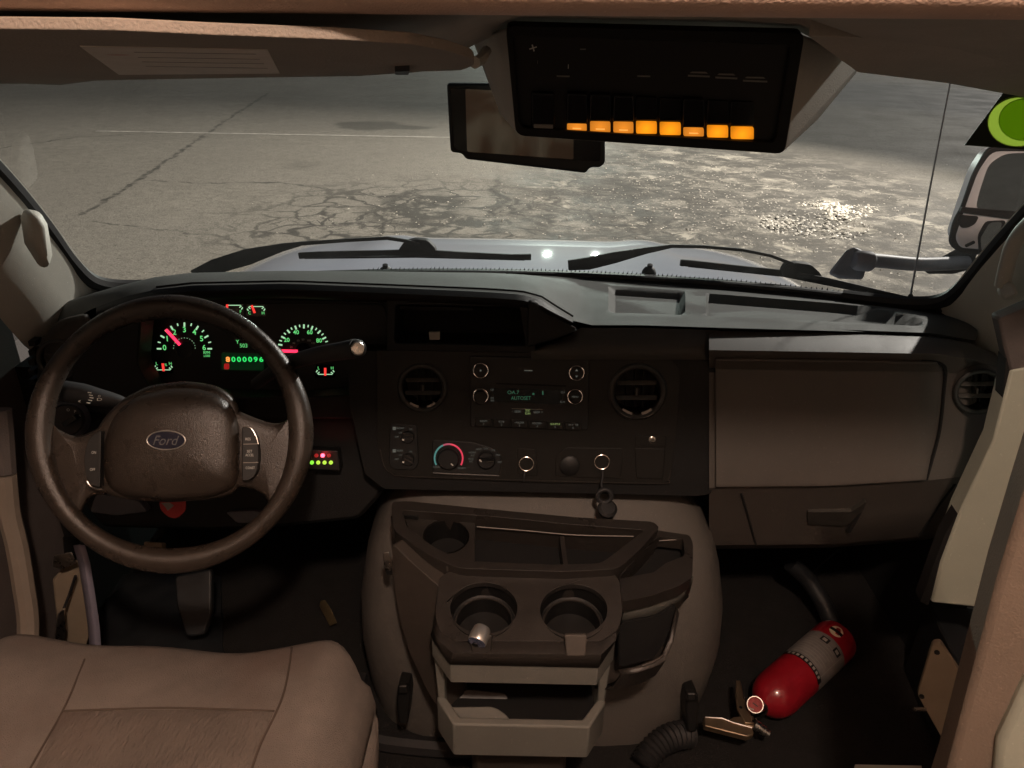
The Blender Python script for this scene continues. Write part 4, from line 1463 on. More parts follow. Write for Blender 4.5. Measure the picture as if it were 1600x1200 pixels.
# ------------------------------------------------------------------ radio
RD = thing('radio', 'black car radio with four silver-ringed knobs and preset buttons', 'radio', FF.P(828, 668))
pprism('body', FF, rc([(734, 556), (921, 560), (919, 672), (735, 667)], 3), .002, .0068, 'black', RD, .0015)
for (u, v, sym) in ((751, 579, 'dot'), (901, 583, 'arrows'), (751, 619, 'plain'), (898.5, 620, 'menu')):
    sc_ = FF.scale(u, v)
    o_ = lathe('knob', FF.P(u, v, .0068), FF.n, [(11 * sc_, 0), (11 * sc_, .004 if sym != 'plain' else .012), (9.5 * sc_, .006 if sym != 'plain' else .014), (.0001, .006 if sym != 'plain' else .014)], 'black', RD, seg=24)
    ring('knob_ring', FF.P(u, v, .0068 + (.0125 if sym == 'plain' else .004)), FF.n, 11.4 * sc_, .0011, 'chrome', o_, seg=28, ts=8)
    hh = .0068 + .0066
    if sym == 'dot':
        pprism('mark', FF, ell(u, v, 1.6, 1.6, 8), hh - .0003, hh, 'g_print', o_)
    elif sym == 'arrows':
        pprism('mark', FF, [(u - 2.5, v - 3), (u + 2.5, v - 3), (u, v - 6.5)], hh - .0003, hh, 'g_print', o_)
        pprism('mark', FF, [(u - 2.5, v + 4), (u + 2.5, v + 4), (u, v + 7)], hh - .0003, hh, 'g_print', o_)
    elif sym == 'menu':
        text('mark', 'MENU', FF, u, v, 2.6, 'g_print', o_, h=hh)
pprism('cd_slot', FF, rc([(775, 598), (885, 602), (885, 604.5), (775, 600.5)], 1), .006, .0071, 'gap', RD)
bar('slot_mark', FF, (819, 579), (832, 579.3), 1.2, 'g_print', RD, h=.0075)
DS = pprism('display', FF, rc([(770, 606), (880, 610), (878, 632), (772, 628)], 3), .006, .0074, 'black_gloss', RD)
text('readout', 'OA.7', FF, 802, 613, 5.5, 'g_radio', DS, h=.0078, wpx=18)
text('readout', 'AUTOSET', FF, 814, 622, 6, 'g_radio', DS, h=.0078, wpx=31)
bar('readout', FF, (832, 615.5), (835, 615.6), 3, 'g_radio', DS, h=.0078)
bar('readout', FF, (848, 611), (848.3, 617), 2, 'g_radio', DS, h=.0078)
for (s_, u, v) in (('CD', 769, 609), ('FM', 769, 622), ('AM', 769, 626), ('CLK', 880, 613), ('AUX', 879, 628)):
    text('legend', s_, FF, u, v, 2.8, 'g_print', RD, h=.0075)
text('legend', '< SEEK', FF, 807, 643, 3.4, 'g_print', RD, h=.0075, wpx=15)
text('legend', 'SEEK >', FF, 841, 644, 3.4, 'g_print', RD, h=.0075, wpx=15)
text('legend', 'TEXT', FF, 824.5, 641.5, 3.4, 'g_print2', RD, h=.0075, wpx=8)
text('legend', 'SCAN', FF, 824.5, 646, 3.4, 'g_print2', RD, h=.0075, wpx=8)
bar('edge_line', FF, (800, 638.5), (848, 640), .8, 'chrome_dim', RD, h=.0075)
tops = ['RDM', 'DJ', '<FOLDER', 'FOLDER>', 'SHUFFLE', '>/ II']
for i in range(6):
    u0 = 742.5 + i * 28
    v0 = 654 + i * 1.15
    o_ = pprism('preset_button', FF, rc([(u0, v0), (u0 + 26.5, v0 + 1), (u0 + 26.5, v0 + 13), (u0, v0 + 12)], 1.5), .006, .0098, 'bezel', RD, .001)
    text('legend', tops[i], FF, u0 + 13, v0 + 4, 3, 'g_print2' if i == 4 else 'g_print', o_, h=.0102, wpx=min(15, 3 * len(tops[i]) + 2))
    text('legend', str(i + 1), FF, u0 + 13, v0 + 8.6, 3.4, 'g_print', o_, h=.0102)

# ------------------------------------------------------------------ climate controls
FN = thing('fan_switch_panel', 'small black panel with two fan knobs, front above rear', 'switch panel', FF.P(630, 736))
pprism('panel', FF, rc([(609, 662), (652, 664), (654, 726), (646, 735), (615, 734), (607, 725)], 5), .002, .006, 'black', FN, .0015)
for (v, s_, ang) in ((680, 'FRONT', .1), (715, 'REAR', -.45)):
    pprism('icon', FF, [(613.5, v - 13), (618.5, v - 13), (618.5, v - 8), (613.5, v - 8)], .006, .0064, 'g_print', FN)
    text('legend', s_, FF, 625, v - 11, 3, 'g_print', FN, h=.0065)
    text('legend', 'HI', FF, 642, v - 9.5, 3, 'g_print', FN, h=.0065)
    text('legend', 'LO', FF, 625.5, v - 4, 2.6, 'g_print', FN, h=.0065)
    text('legend', 'OFF', FF, 620, v + 2.5, 2.6, 'g_print', FN, h=.0065)
    sc_ = FF.scale(637, v)
    o_ = lathe('knob', FF.P(638, v + 2, .006), FF.n, [(9.5 * sc_, 0), (9.5 * sc_, .005), (8.5 * sc_, .007), (.0001, .007)], 'black', FN, seg=20)
    for dv in (-2.6, 3.6):
        bar('grip', FF, (631, v + 2 + dv - ang * -7), (645, v + 2 + dv - ang * 7 + 1), 1.6, 'tray', o_, h=.016, t=.009)
    bar('pointer', FF, (628.5, v + 7), (631.5, v + 7.5), 2.6, 'white_print', o_, h=.0168)
CL = thing('climate_panel', 'black climate panel with blue to red temperature arc', 'climate control', FF.P(730, 742))
pprism('panel', FF, rc([(675, 687), (735, 690), (772, 700, 12), (784, 716, 10), (781, 742), (676, 740)], 5), .002, .006, 'black', CL, .0015)
tube('lower_lip', [FF.P(u, v, .006) for u, v in ((677, 739), (700, 740.5), (740, 742), (780, 743.5))], .0016, 'tray', CL, seg=6)
sc_ = FF.scale(700, 715)
o_ = lathe('temperature_knob', FF.P(701, 716, .006), FF.n, [(17 * sc_, 0), (17 * sc_, .006), (15 * sc_, .009), (.0001, .009)], 'black', CL, seg=28)
bar('pointer', FF, (704.5, 724.5), (708, 727.5), 1.8, 'white_print', o_, h=.0155)


def arc(name, c, rr, a0, a1, m, n=14):
    pts = [c + 0 * 1 for _ in ()]
    pth = []
    for i in range(n + 1):
        an = R(a0 + (a1 - a0) * i / n)
        pth.append(FF.P(c[0] + rr * math.cos(an), c[1] - rr * math.sin(an), .0066))
    return tube(name, pth, .0013, m, CL, seg=6)


def arc2(name, a0, a1, m):
    pth = []
    for i in range(13):
        an = R(a0 + (a1 - a0) * i / 12)
        pth.append(FF.P(701 + 22 * math.cos(an), 716 - 22 * math.sin(an), .0066))
    return tube(name, pth, .0015, m, CL, seg=6)


arc2('cool_arc', 208, 112, 'g_cool')
arc2('mild_arc', 112, 82, 'g_mid')
arc2('warm_arc', 82, -28, 'g_heat')
text('legend', 'COOL', FF, 682, 729.5, 2.8, 'g_print', CL, h=.0065)
text('legend', 'WARM', FF, 721, 731.5, 2.8, 'g_print', CL, h=.0065)
for s_, u, v in (('MAX', 736, 717), ('A/C', 736, 721), ('NORM', 738, 707), ('A/C', 738.5, 711.5), ('VENT', 748, 702), ('OFF', 759.5, 701), ('FLR', 771, 703.5), ('MIX', 778.5, 711), ('DEF', 781, 722)):
    text('legend', s_, FF, u, v, 2.7, 'g_print', CL, h=.0065)
sc_ = FF.scale(760, 718)
o_ = lathe('mode_knob', FF.P(760, 718, .006), FF.n, [(14 * sc_, 0), (14 * sc_, .006), (12 * sc_, .009), (.0001, .009)], 'black', CL, seg=24)
bar('grip', FF, (748, 718), (773, 716), 5, 'black_gloss', o_, h=.02, t=.012)
bar('pointer', FF, (749, 718.5), (752.5, 721.5), 1.8, 'white_print', o_, h=.0205)
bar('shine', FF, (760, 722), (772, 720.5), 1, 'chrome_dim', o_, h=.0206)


def outlet(u, v, rp, label, cap):
    t_ = thing('power_outlet', label, 'power outlet', FF.P(u, v + 20), 'round power outlets')
    sc_ = FF.scale(u, v)
    ring('bezel_ring', FF.P(u, v, .007), FF.n, rp * sc_, .0014, 'chrome_dim', t_, seg=28)
    lathe('socket', FF.P(u, v, .0072), -FF.n, [(rp * sc_, 0), (rp * sc_ * .88, .001), (rp * sc_ * .85, .022), (.0001, .022)], 'black', t_, caps=False)
    if cap:
        a_ = FF.P(u, v + 12, .008)
        pts = smooth_path([a_, FF.P(u + 1, v + 22, .014), FF.P(u - 1, v + 34, .020), FF.P(u + 1, v + 44, .022)], 4)
        tube('tether', pts, .002, 'rubber', t_, seg=6)
        cp = FF.P(u + 4, v + 53, .024)
        ring('cap_ring', cp, FF.n, .0115, .0042, 'rubber', t_, seg=20)
        lathe('cap', FF.P(u + 7, v + 76, .022), (.1, -.5, .85), [(.002, -.016), (.010, -.010), (.0165, .004), (.0165, .010), (.012, .014), (.0, .015)], 'rubber', t_, seg=20)
    return t_


pprism('outlet_recess', FF, rc([(808, 700), (838, 702), (840, 744), (808, 742)], 5), .003, .0055, 'bezel', DASH, .001)
pprism('outlet_recess', FF, rc([(868, 714), (884, 699, 6), (972, 700), (974, 706), (970, 748), (868, 745)], 4), .003, .0055, 'bezel', DASH, .0012)
outlet(822.5, 725, 11, 'chrome-ringed power outlet beside the climate panel, uncovered', False)
outlet(940.5, 722, 11.5, 'chrome-ringed power outlet with its rubber cap dangling below', True)
tube('outlet_tether', smooth_path([FF.P(820, 737, .008), FF.P(819, 744, .012), FF.P(818, 752, .012)], 4), .0016, 'rubber', DASH, seg=6)
lathe('blank_plug', FF.P(890, 727, .005), FF.n, [(.017, 0), (.017, .004), (.014, .006), (.0001, .006)], 'black', DASH, seg=24)

# little box of warning LEDs under the dash
t = thing('indicator_box', 'small black indicator box with red and green LEDs right of the wheel', 'indicator box', FL.P(500, 735))
FI = Fr(FL.P(500, 718, .035), (0.05, -.95, .3))
pprism('case', FI, rc([(474, 702), (528, 704), (532, 736), (474, 734)], 3), -.03, 0, 'black', t, .002)
for i in range(4):
    o_ = lathe('led', FI.P(487.5 + i * 9.9, 722.5, 0), FI.n, [(.0034, 0), (.0034, .002), (.0022, .0038), (.0, .0044)], 'g_led_green' if i == 0 else 'g_led_yellow', t, seg=12)
for i, m_ in enumerate(('g_led_dim', 'g_led_red', 'g_led_dim')):
    lathe('led', FI.P(494.5 + i * 9.9, 711.5, 0), FI.n, [(.0034, 0), (.0034, .002), (.0022, .0038), (.0, .0044)], m_, t, seg=12)
ll = bpy.data.lights.new('led_light', 'POINT')
ll.energy = .010
ll.color = (1.0, .05, .06)
ll.shadow_soft_size = .004
lo_ = bpy.data.objects.new('led_light', ll)
COL.objects.link(lo_)
lo_.parent = t
lo_.location = FI.P(504.5, 711, .012) - WORLD[t.name]
bar('mark', FI, (485, 708), (485.5, 715), 1.6, 'g_led_dim', t)

# ------------------------------------------------------------------ steering column and wheel
WC = AY(265, 680, .93)
WN = (CAM - WC).normalized()
WN = (WN + V((.16, 0, 0))).normalized()
WN = V((.10, -.86, .50)).normalized()
FW = Fr(WC, WN)
t = thing('steering_column', 'dark steering column with wiper stalk and shift lever', 'steering column', WC - WN * .2)
tube('shroud', [FW.P(270, 690, -.05), FW.P(275, 690, -.10), FW.P(280, 690, -.24)], [.06, .075, .085], 'dash_dark', t, seg=20)
pprism('shroud_top', FW, rc([(205, 650), (215, 620), (330, 600), (350, 640), (340, 720), (210, 720)], 10), -.16, -.05, 'dash_dark', t, .01)
# stalk with printed collar
sa = smooth_path([FW.P(205, 634, -.06), FW.P(180, 626, -.055), FW.P(150, 620, -.05), FW.P(120, 614, -.05), FW.P(92, 610, -.05)], 4)
n_ = len(sa)
tube('signal_stalk', sa, [.007 + .0085 * min(1, i / n_ * 1.6) for i in range(n_)], 'rubber', t, seg=14)
FS = Fr(FW.P(150, 620, -.032), WN)
for k, (u, v) in enumerate(((139, 613), (141, 617), (142, 621), (140, 625), (137, 629))):
    bar('stalk_mark', FS, (u - 2, v), (u + 3.5, v + 1), 1.5, 'white_print', t, h=.001)
text('stalk_mark', 'O', FS, 155, 619, 3.6, 'white_print', t, h=.001)
text('stalk_mark', 'D', FS, 155.5, 624, 4, 'white_print', t, h=.001, wpx=8)
text('stalk_mark', '<', FS, 124, 627, 4, 'white_print', t, h=.001)
# shift lever with silver end button
sv = smooth_path([AY(400, 600, 1.06), AY(440, 572, 1.03), AY(490, 556, 1.00), AY(530, 549, .985), AY(556, 545, .975)], 4)
n_ = len(sv)
tube('shift_lever', sv, [.009 + .0055 * (i / n_) for i in range(n_)], 'rubber', t, seg=14)
dv_ = (sv[-1] - sv[-2]).normalized()
fe = (CAM - sv[-1]).normalized()
lathe('lever_button', sv[-1] - fe * .004, (fe + dv_ * .6), [(.0125, 0), (.0130, .006), (.0112, .011), (.0105, .0115)], 'rubber', t, seg=24)
lathe('button_face', sv[-1] + (fe + dv_ * .6).normalized() * .0088, (fe + dv_ * .6), [(.0098, -.002), (.0098, 0), (.008, .0015), (.0, .002)], 'metal', t, seg=24)
# headlight knob on the dash left of the column
t = thing('headlight_switch', 'round black headlight knob in a grey ring left of the wheel hub', 'knob', AY(112, 690, 1.12))
FH = Fr(AY(110, 654, 1.13), (.12, -.93, .33))
sc_ = FH.scale(110, 654)
lathe('bezel', FH.P(110, 654, -.02), FH.n, [(33 * sc_, 0), (32 * sc_, .012), (28 * sc_, .018), (26 * sc_, .014)], 'column_grey', t, caps=False)
lathe('knob', FH.P(110, 654, -.012), FH.n, [(27 * sc_, 0), (26 * sc_, .012), (24 * sc_, .014), (.0, .014)], 'black', t)
bar('grip', FH, (98, 664), (117, 652), 8, 'black_gloss', t, h=.02, t=.018)
for s_, u, v in (('O', 106.5, 640.5), ('P', 117.5, 643), ('E', 125, 650.5)):
    text('legend', s_, FH, u, v, 4.5, 'white_print', t, h=.0026)

t = thing('steering_wheel', 'brown leather four-spoke steering wheel with an oval badge', 'steering wheel', WC - V((0, 0, .2)))
# rim traced as an ellipse on the wheel plane, thicker at the grips
rows = []
axr, axu = FW.axes(265, 680)
S_ = FW.scale(265, 680)
cen = FW.P(266, 678)
RR = 203 * S_
FLATU = 1.0


def rim_pt(th):
    p = FW.P(266 + 204.5 * math.cos(th), 678 - 198.5 * math.sin(th), .0)
    return p


for i in range(97):
    th = 2 * math.pi * i / 96
    p = rim_pt(th)
    rad = (p - cen).normalized()
    c_ = math.cos(th)
    tk = 18.2 * S_ + .0018 * math.cos(4 * th)
    rows.append([p + rad * math.cos(2 * math.pi * j / 16) * tk + WN * math.sin(2 * math.pi * j / 16) * tk * .92 for j in range(16)])
loft('rim', rows, 'leather', t, closed=True, angle=80)


def spoke(pts, name='spoke', h0=-.03, h1=-.004):
    return pprism(name, FW, rc(pts, 10), h0, h1, 'leather', t, .009, bseg=4)


# side spokes flare into the rim and run down with it
def blend_spoke(name, outline, h=-.006):
    """soft-edged slab: three shrinking outlines lofted into a pillow"""
    cx = sum(p[0] for p in outline) / len(outline)
    cy = sum(p[1] for p in outline) / len(outline)
    o_ = rc(outline, 14, 5)
    rows_ = []
    for k, hh in ((1.0, h - .03), (1.0, h - .008), (.985, h - .002), (.95, h + .002), (.88, h + .0045), (.6, h + .006), (.25, h + .0065)):
        rows_.append([FW.P(cx + (u - cx) * k, cy + (v - cy) * k, hh) for u, v in o_])
    return loft(name, rows_, 'leather', t, closed=True, caps=True, angle=75)


blend_spoke('spoke', [(68, 640), (84, 668), (120, 684), (150, 672), (185, 640), (200, 700), (180, 770), (140, 775), (128, 798), (118, 822), (86, 770), (66, 700)])
blend_spoke('spoke', [(462, 636), (446, 660), (425, 662), (396, 652), (350, 632), (340, 700), (360, 762), (390, 762), (418, 776), (426, 812), (452, 770), (468, 700)])
# hub pad
hub = [(137, 720), (142, 690), (160, 655), (190, 624), (232, 602), (290, 595), (340, 602), (368, 622), (378, 655), (380, 700), (378, 745), (372, 768), (340, 780), (262, 785), (190, 780), (158, 768), (150, 752)]
pad = [(160, 700), (168, 668), (186, 638), (214, 618), (262, 606), (310, 606), (345, 616), (366, 636), (374, 664), (376, 700), (374, 744), (366, 764), (336, 777), (262, 783), (192, 777), (168, 762), (160, 735)]


def pillow(name, outline, m, h0, bulge, parent, base=-.04, rad=16):
    cx = sum(p[0] for p in outline) / len(outline)
    cy = sum(p[1] for p in outline) / len(outline)
    o_ = rc(outline, rad, 4)
    prof = [(1.0, base), (1.0, h0 - .012), (.992, h0 - .005), (.97, h0), (.93, h0 + bulge * .30), (.85, h0 + bulge * .55), (.7, h0 + bulge * .8), (.5, h0 + bulge * .93), (.25, h0 + bulge)]
    rows_ = [[FW.P(cx + (u - cx) * k, cy + (v - cy) * k, h) for u, v in o_] for k, h in prof]
    return loft(name, rows_, m, parent, closed=True, caps=True, angle=75)


pillow('hub', hub, 'leather', -.002, .006, t, base=-.06)
PD = pillow('airbag_cover', pad, 'leather', .0055, .020, t, base=-.02)
# cruise buttons
lp = pprism('cruise_switch', FW, rc([(158, 672), (156, 762), (140, 758, 8), (132, 738, 10), (131, 712, 10), (138, 684, 10)], 4), -.01, .0135, 'black', t, .003)
text('legend', 'ON', FW, 146.5, 707, 4.4, 'white_print', lp, h=.0145, wpx=7)
text('legend', 'OFF', FW, 144.5, 733.5, 4.4, 'white_print', lp, h=.0145, wpx=8)
tube('switch_edge', smooth_path([FW.P(u, v, .013) for u, v in ((136, 752), (142, 760), (150, 763.5), (160, 764))], 4), .0012, 'chrome_dim', t, seg=6)
rp = pprism('cruise_switch', FW, rc([(378, 666), (392, 668, 8), (402, 684, 10), (405, 712, 10), (402, 738, 10), (392, 750, 6), (378, 752)], 4), -.01, .0135, 'black', t, .003)
for (s_, u, v, w_) in (('RES', 387.5, 686, 8), ('SET', 390, 705, 8), ('ACCEL', 390, 711, 13), ('COAST', 391, 731, 14)):
    text('legend', s_, FW, u, v, 4, 'white_print', rp, h=.0145, wpx=w_)
for v in (694, 723):
    bar('seam', FW, (380, v), (404, v - .5), 1, 'tab_grey', rp, h=.0143)
tube('switch_edge', smooth_path([FW.P(u, v, .014) for u, v in ((380, 667), (392, 669), (400, 682), (403.5, 694))], 4), .001, 'chrome_dim', t, seg=6)
# oval badge
BC = (259.5, 688)
em = pprism('badge', FW, ell(BC[0], BC[1], 31, 15.5, 36, .0), .018, .0265, 'blue_badge', t, .001)
rows = []
for i in range(41):
    th = 2 * math.pi * i / 40
    p = FW.P(BC[0] + 30 * math.cos(th), BC[1] + 14.8 * math.sin(th), .0268)
    rad = (p - FW.P(*BC, .0268)).normalized()
    rows.append([p + rad * math.cos(2 * math.pi * j / 8) * .0011 + WN * math.sin(2 * math.pi * j / 8) * .0011 for j in range(8)])
loft('badge_ring', rows, 'badge_metal', em, closed=True)
mat('badge_script', (.12, .12, .125), .45, .4)
text('badge_script', 'Ford', FW, BC[0], BC[1], 15, 'badge_script', em, h=.0272, shear=.35, wpx=40)
pprism('badge_seat', FW, ell(BC[0] - 1, BC[1] + 3, 36, 19, 36), .012, .0225, 'leather', t, .004, bseg=3)

t = thing('key_tag', 'red tag with a pale arrow hanging under the steering column', 'tag', AY(268, 800, 1.0))
FT = Fr(AY(268, 795, 1.0), (0, -.9, .43))
pprism('tag', FT, rc([(248, 782), (290, 780), (290, 798), (276, 811), (262, 808), (250, 796)], 6), -.003, 0, 'red_plastic', t, .001)
pprism('arrow', FT, [(252, 786), (264, 785), (272, 790), (262, 798), (258, 792)], 0, .0006, 'paper', t)
# ================================================================== engine cover and console
EC = thing('engine_cover', 'rounded tan engine cover bulging up between the footwells', 'engine cover', (.06, 1.1, 0))
rows = []
for z, xl, xr, yf, ex in ((0.0, -.268, .395, .985, 4), (.06, -.280, .408, .985, 4), (.14, -.287, .418, .985, 4), (.22, -.284, .414, .99, 4), (.30, -.270, .398, 1.0, 4), (.36, -.246, .376, 1.03, 5), (.405, -.224, .352, 1.09, 5), (.435, -.204, .335, 1.125, 5), (.452, -.184, .318, 1.15, 5), (.460, -.15, .29, 1.18, 5)):
    yb = 1.60
    cx, cy, hx, hy = (xl + xr) / 2, (yf + yb) / 2, (xr - xl) / 2, (yb - yf) / 2
    row = []
    for i in range(48):
        a_ = 2 * math.pi * i / 48
        c_, s_ = math.cos(a_), math.sin(a_)
        row.append(V((cx + hx * math.copysign(abs(c_) ** (2 / ex), c_), cy + hy * math.copysign(abs(s_) ** (2 / ex), s_), z)))
    rows.append(row)
loft('shell', rows, 'cover', EC, closed=True, caps=True, angle=60)
# rubber latches low on both flanks
for (u, v, x) in ((630, 1098, None), (1082, 1110, None)):
    y = .955 if u < 800 else .965
    fr0 = Fr(AY(u, v, y), (0, -1, .25))
    o_ = pprism('strap_latch', fr0, rc([(u - 9, v - 24), (u + 9, v - 25), (u + 11, v - 5), (u + 7, v + 34), (u - 7, v + 34), (u - 11, v)], 4), -.05, 0, 'black', EC, .004)
    pprism('latch_grip', fr0, rc([(u - 8, v - 26), (u + 6, v - 27), (u + 7, v - 14), (u - 8, v - 13)], 3), 0, .012, 'black', o_, .003)
# floor gasket around the cover
tube('gasket', smooth_path([V((-.290, 1.12, .015)), V((-.284, 1.03, .015)), V((-.25, .982, .015)), V((-.15, .965, .015)), V((-.05, .962, .015))], 5), .018, 'rubber', EC, seg=8)
hull('side_buckle', [AY(u, v, y) for u, v in ((598, 864), (608, 862), (613, 880), (611, 892), (601, 890)) for y in (.97, .98)], 'metal', EC, .0015)
hull('side_buckle_pad', [AY(u, v, y) for u, v in ((601, 888), (613, 888), (613, 898), (604, 898)) for y in (.972, .98)], 'black', EC, .001)

CO = thing('cup_holder_console', 'dark console with cup holders and grey bin on the engine cover', 'console', (.03, .9, .15))
TP = Fr(AY(820, 830, 1.03), V((0, -.14, .99)))       # upper tray plane
tray_out = rc([(612, 784, 6), (640, 783, 4), (760, 795), (900, 808), (1020, 815, 6), (1031, 824, 6), (1000, 858), (966, 889, 14), (880, 893), (715, 888, 18), (672, 868, 10), (640, 846, 8), (614, 828, 10)], 6)
tray_in = rc([(628, 797), (760, 806), (900, 820), (1008, 828, 6), (940, 880, 12), (860, 882), (725, 876, 14), (680, 856, 10), (636, 824, 6)], 5)
plate('tray_rim', [TP.P(u, v, .012) for u, v in tray_out], [[TP.P(u, v, .012) for u, v in tray_in]], TP.n * -.065, 'tray', CO, .005, bseg=3)
pprism('tray_floor', TP, tray_out, -.056, -.045, 'gap', CO)
# small cup insert at the left of the tray
ins = rc([(628, 800), (742, 808), (742, 878), (724, 876), (680, 857), (640, 830)], 4)
plate('cup_insert', [TP.P(u, v, -.006) for u, v in ins], [[TP.P(u, v, -.006) for u, v in ell(697, 838, 36, 27, 32)]], TP.n * -.05, 'tray', CO, .001)
lathe('cup_well', TP.P(697, 838, -.006), -TP.n, [(.036, 0), (.034, .045), (.0, .045)], 'black', CO, caps=False)
pprism('coin_slot', TP, rc([(630, 792), (654, 795), (654, 808), (630, 806)], 2), -.004, .002, 'black', CO)
bar('divider', TP, (878, 838), (884, 884), 7, 'tray', CO, h=-.010, t=.036)
tube('ledge_line', smooth_path([TP.P(745, 823, -.004), TP.P(820, 829, -.004), TP.P(900, 836, -.004), TP.P(990, 838, -.004)], 4), .0008, 'tab_grey', CO, seg=6)
# skirts between tray and cup block
rows = []
for i, (u, v) in enumerate([(612, 806), (614, 828), (640, 846), (672, 868), (700, 884), (760, 890), (880, 893), (955, 891)]):
    a_ = TP.P(u, v, .006)
    rows.append([a_, a_ + V((.0, .004, -.03)), a_ + V((.006, .02, -.075))])
loft('skirt', rows, 'tray', CO, solid=.003)

fwg = Fr(AY(650, 960, .945), (-.75, -1, .12))
pprism('side_wing', fwg, rc([(612, 848), (640, 876), (688, 918), (692, 1000), (700, 1130), (668, 1080), (640, 1020), (624, 965), (614, 900)], 8), -.05, 0, 'wing', CO, .004)
hull('flank_filler', [V(p) for p in ((.165, .93, .20), (.235, .95, .22), (.27, 1.02, .24), (.165, 1.05, .20), (.165, .93, .40), (.25, .965, .40), (.285, 1.03, .40), (.165, 1.05, .40))], 'wing', CO, .01)
# plan of the cup block and bin
PLAN = [(-.112, 1.0), (-.112, .868), (-.080, .818), (.132, .818), (.162, .868), (.162, 1.0)]


def slab(name, z0, z1, m, parent, inset=0.0, bevel=.003, plan=PLAN, taper=0.0, ty=0.0):
    cx = .025
    n = len(plan)
    def pt(p, k, dy):
        return (cx + (p[0] - cx) * k, p[1] + dy)
    top = [V((*pt(p, 1 - inset, inset * .1), z1)) for p in plan]
    bot = [V((*pt(p, 1 - inset - taper, inset * .1 + (ty if p[1] < .9 else 0)), z0)) for p in plan]
    vs_ = top + bot
    fs = [list(range(n)), list(range(2 * n - 1, n - 1, -1))] + [[i, n + i, n + (i + 1) % n, (i + 1) % n] for i in range(n)]
    return obj(name, vs_, fs, m, parent, bevel)


CF = Fr(V((.025, .905, .420)), V((0, -.34, .94)))
blk = rc([(686, 902, 10), (702, 893, 8), (830, 891), (956, 893, 8), (968, 906, 8), (973, 958, 10), (966, 984, 10), (940, 1002, 8), (712, 1002, 8), (686, 986, 10), (680, 960, 10)], 6)
cups = [ell(756, 950, 52.5, 40, 40), ell(896.5, 953, 52.5, 40, 40)]
notch = []
plate('cup_deck', [CF.P(u, v, .0) for u, v in blk], [[CF.P(u, v, .0) for u, v in c_] for c_ in cups], CF.n * -.012, 'tray', CO, .004, bseg=3)
for (cu, cv) in ((756, 950), (896.5, 953)):
    c0 = CF.P(cu, cv, -.002)
    k = CF.scale(cu, cv) * 52.5
    o_ = lathe('cup_well', c0, -V((0, -.22, 1)).normalized(), [(k, 0), (k * .97, .018), (k * .96, .034), (k * .86, .036), (k * .84, .070), (.001, .071)], 'black', CO, caps=False, seg=36)
    ring('well_ledge', c0 - V((0, -.22, 1)).normalized() * .036, V((0, -.22, 1)), k * .86, .0016, 'tray', o_, seg=36, ts=6)
# front band of the cup block: from deck edge down, chamfered corners
deck = [CF.P(u, v, -.004) for u, v in [(683, 975), (690, 988), (714, 1001), (938, 1001), (962, 986), (971, 972)]]
low = [V((-.112, .868, .378)), V((-.104, .853, .376)), V((-.080, .816, .374)), V((.132, .816, .374)), V((.154, .853, .376)), V((.162, .868, .378))]
mid = [a_.lerp(b_, .45) + (V((0, -.010, .006)) if 0 < i < 5 else V((0, -.002, .004))) for i, (a_, b_) in enumerate(zip(deck, low))]
mid0 = [a_.lerp(b_, .12) + (V((0, -.004, .004)) if 0 < i < 5 else V((0, 0, .002))) for i, (a_, b_) in enumerate(zip(deck, low))]
loft('cup_front', [deck, mid0, mid, low], 'tray', CO, solid=.004, angle=50)
for (a_, b_) in ((CF.P(686, 905, -.004), 0), (CF.P(966, 905, -.004), 1)):
    sx = -.112 if b_ == 0 else .162
    d0 = deck[0] if b_ == 0 else deck[-1]
    prism('cup_side', [a_, d0, V((sx, .868, .376)), V((sx, 1.0, .376))], (.006 if b_ == 0 else -.006, 0, 0), 'tray', CO, .001)
# thumb notches
for u in (751, 899):
    f0 = Fr(AY(u, 1012, .826), (0, -.9, .42))
    pprism('notch', f0, rc([(u - 17, 992), (u + 19, 992), (u + 16, 1026), (u - 14, 1026)], 4), -.006, .003, 'dash_brown' if u > 800 else 'tray', CO, .002)
BN = plate('bin_band', [V((*p, .372)) for p in PLAN], [[V((.025 + (p[0] - .025) * .93, min(.99, p[1] + .010), .372)) for p in PLAN]], V((0, 0, -.036)), 'bin_grey', CO, .0015)
# hollow lower bin
zt, zb = .246, .180
pl2 = [(-.107, 1.0), (-.107, .866), (-.078, .820), (.128, .820), (.156, .866), (.156, 1.0)]
pin = [(-.094, .99), (-.094, .872), (-.068, .834), (.118, .834), (.144, .872), (.144, .99)]
plate('bin_tub', [V((*p, zt)) for p in pl2], [[V((*p, zt)) for p in pin]], V((0, .0, zb - zt)), 'bin_grey', CO, .003, hole_off=V((0, .004, -.055)))
prism('bin_floor', [V((*p, zb + .02)) for p in pin], (0, 0, -.01), 'gap', CO)
n2_ = len(pl2)
obj('bin_bottom', [V((p[0], p[1], zb + .002)) for p in pl2] + [V((.025 + (p[0] - .025) * .86, p[1] + (.022 if p[1] < .9 else 0), zb - .022)) for p in pl2], [list(range(n2_)), list(range(2 * n2_ - 1, n2_ - 1, -1))] + [[i, n2_ + i, n2_ + (i + 1) % n2_, (i + 1) % n2_] for i in range(n2_)], 'bin_grey', CO, .004)
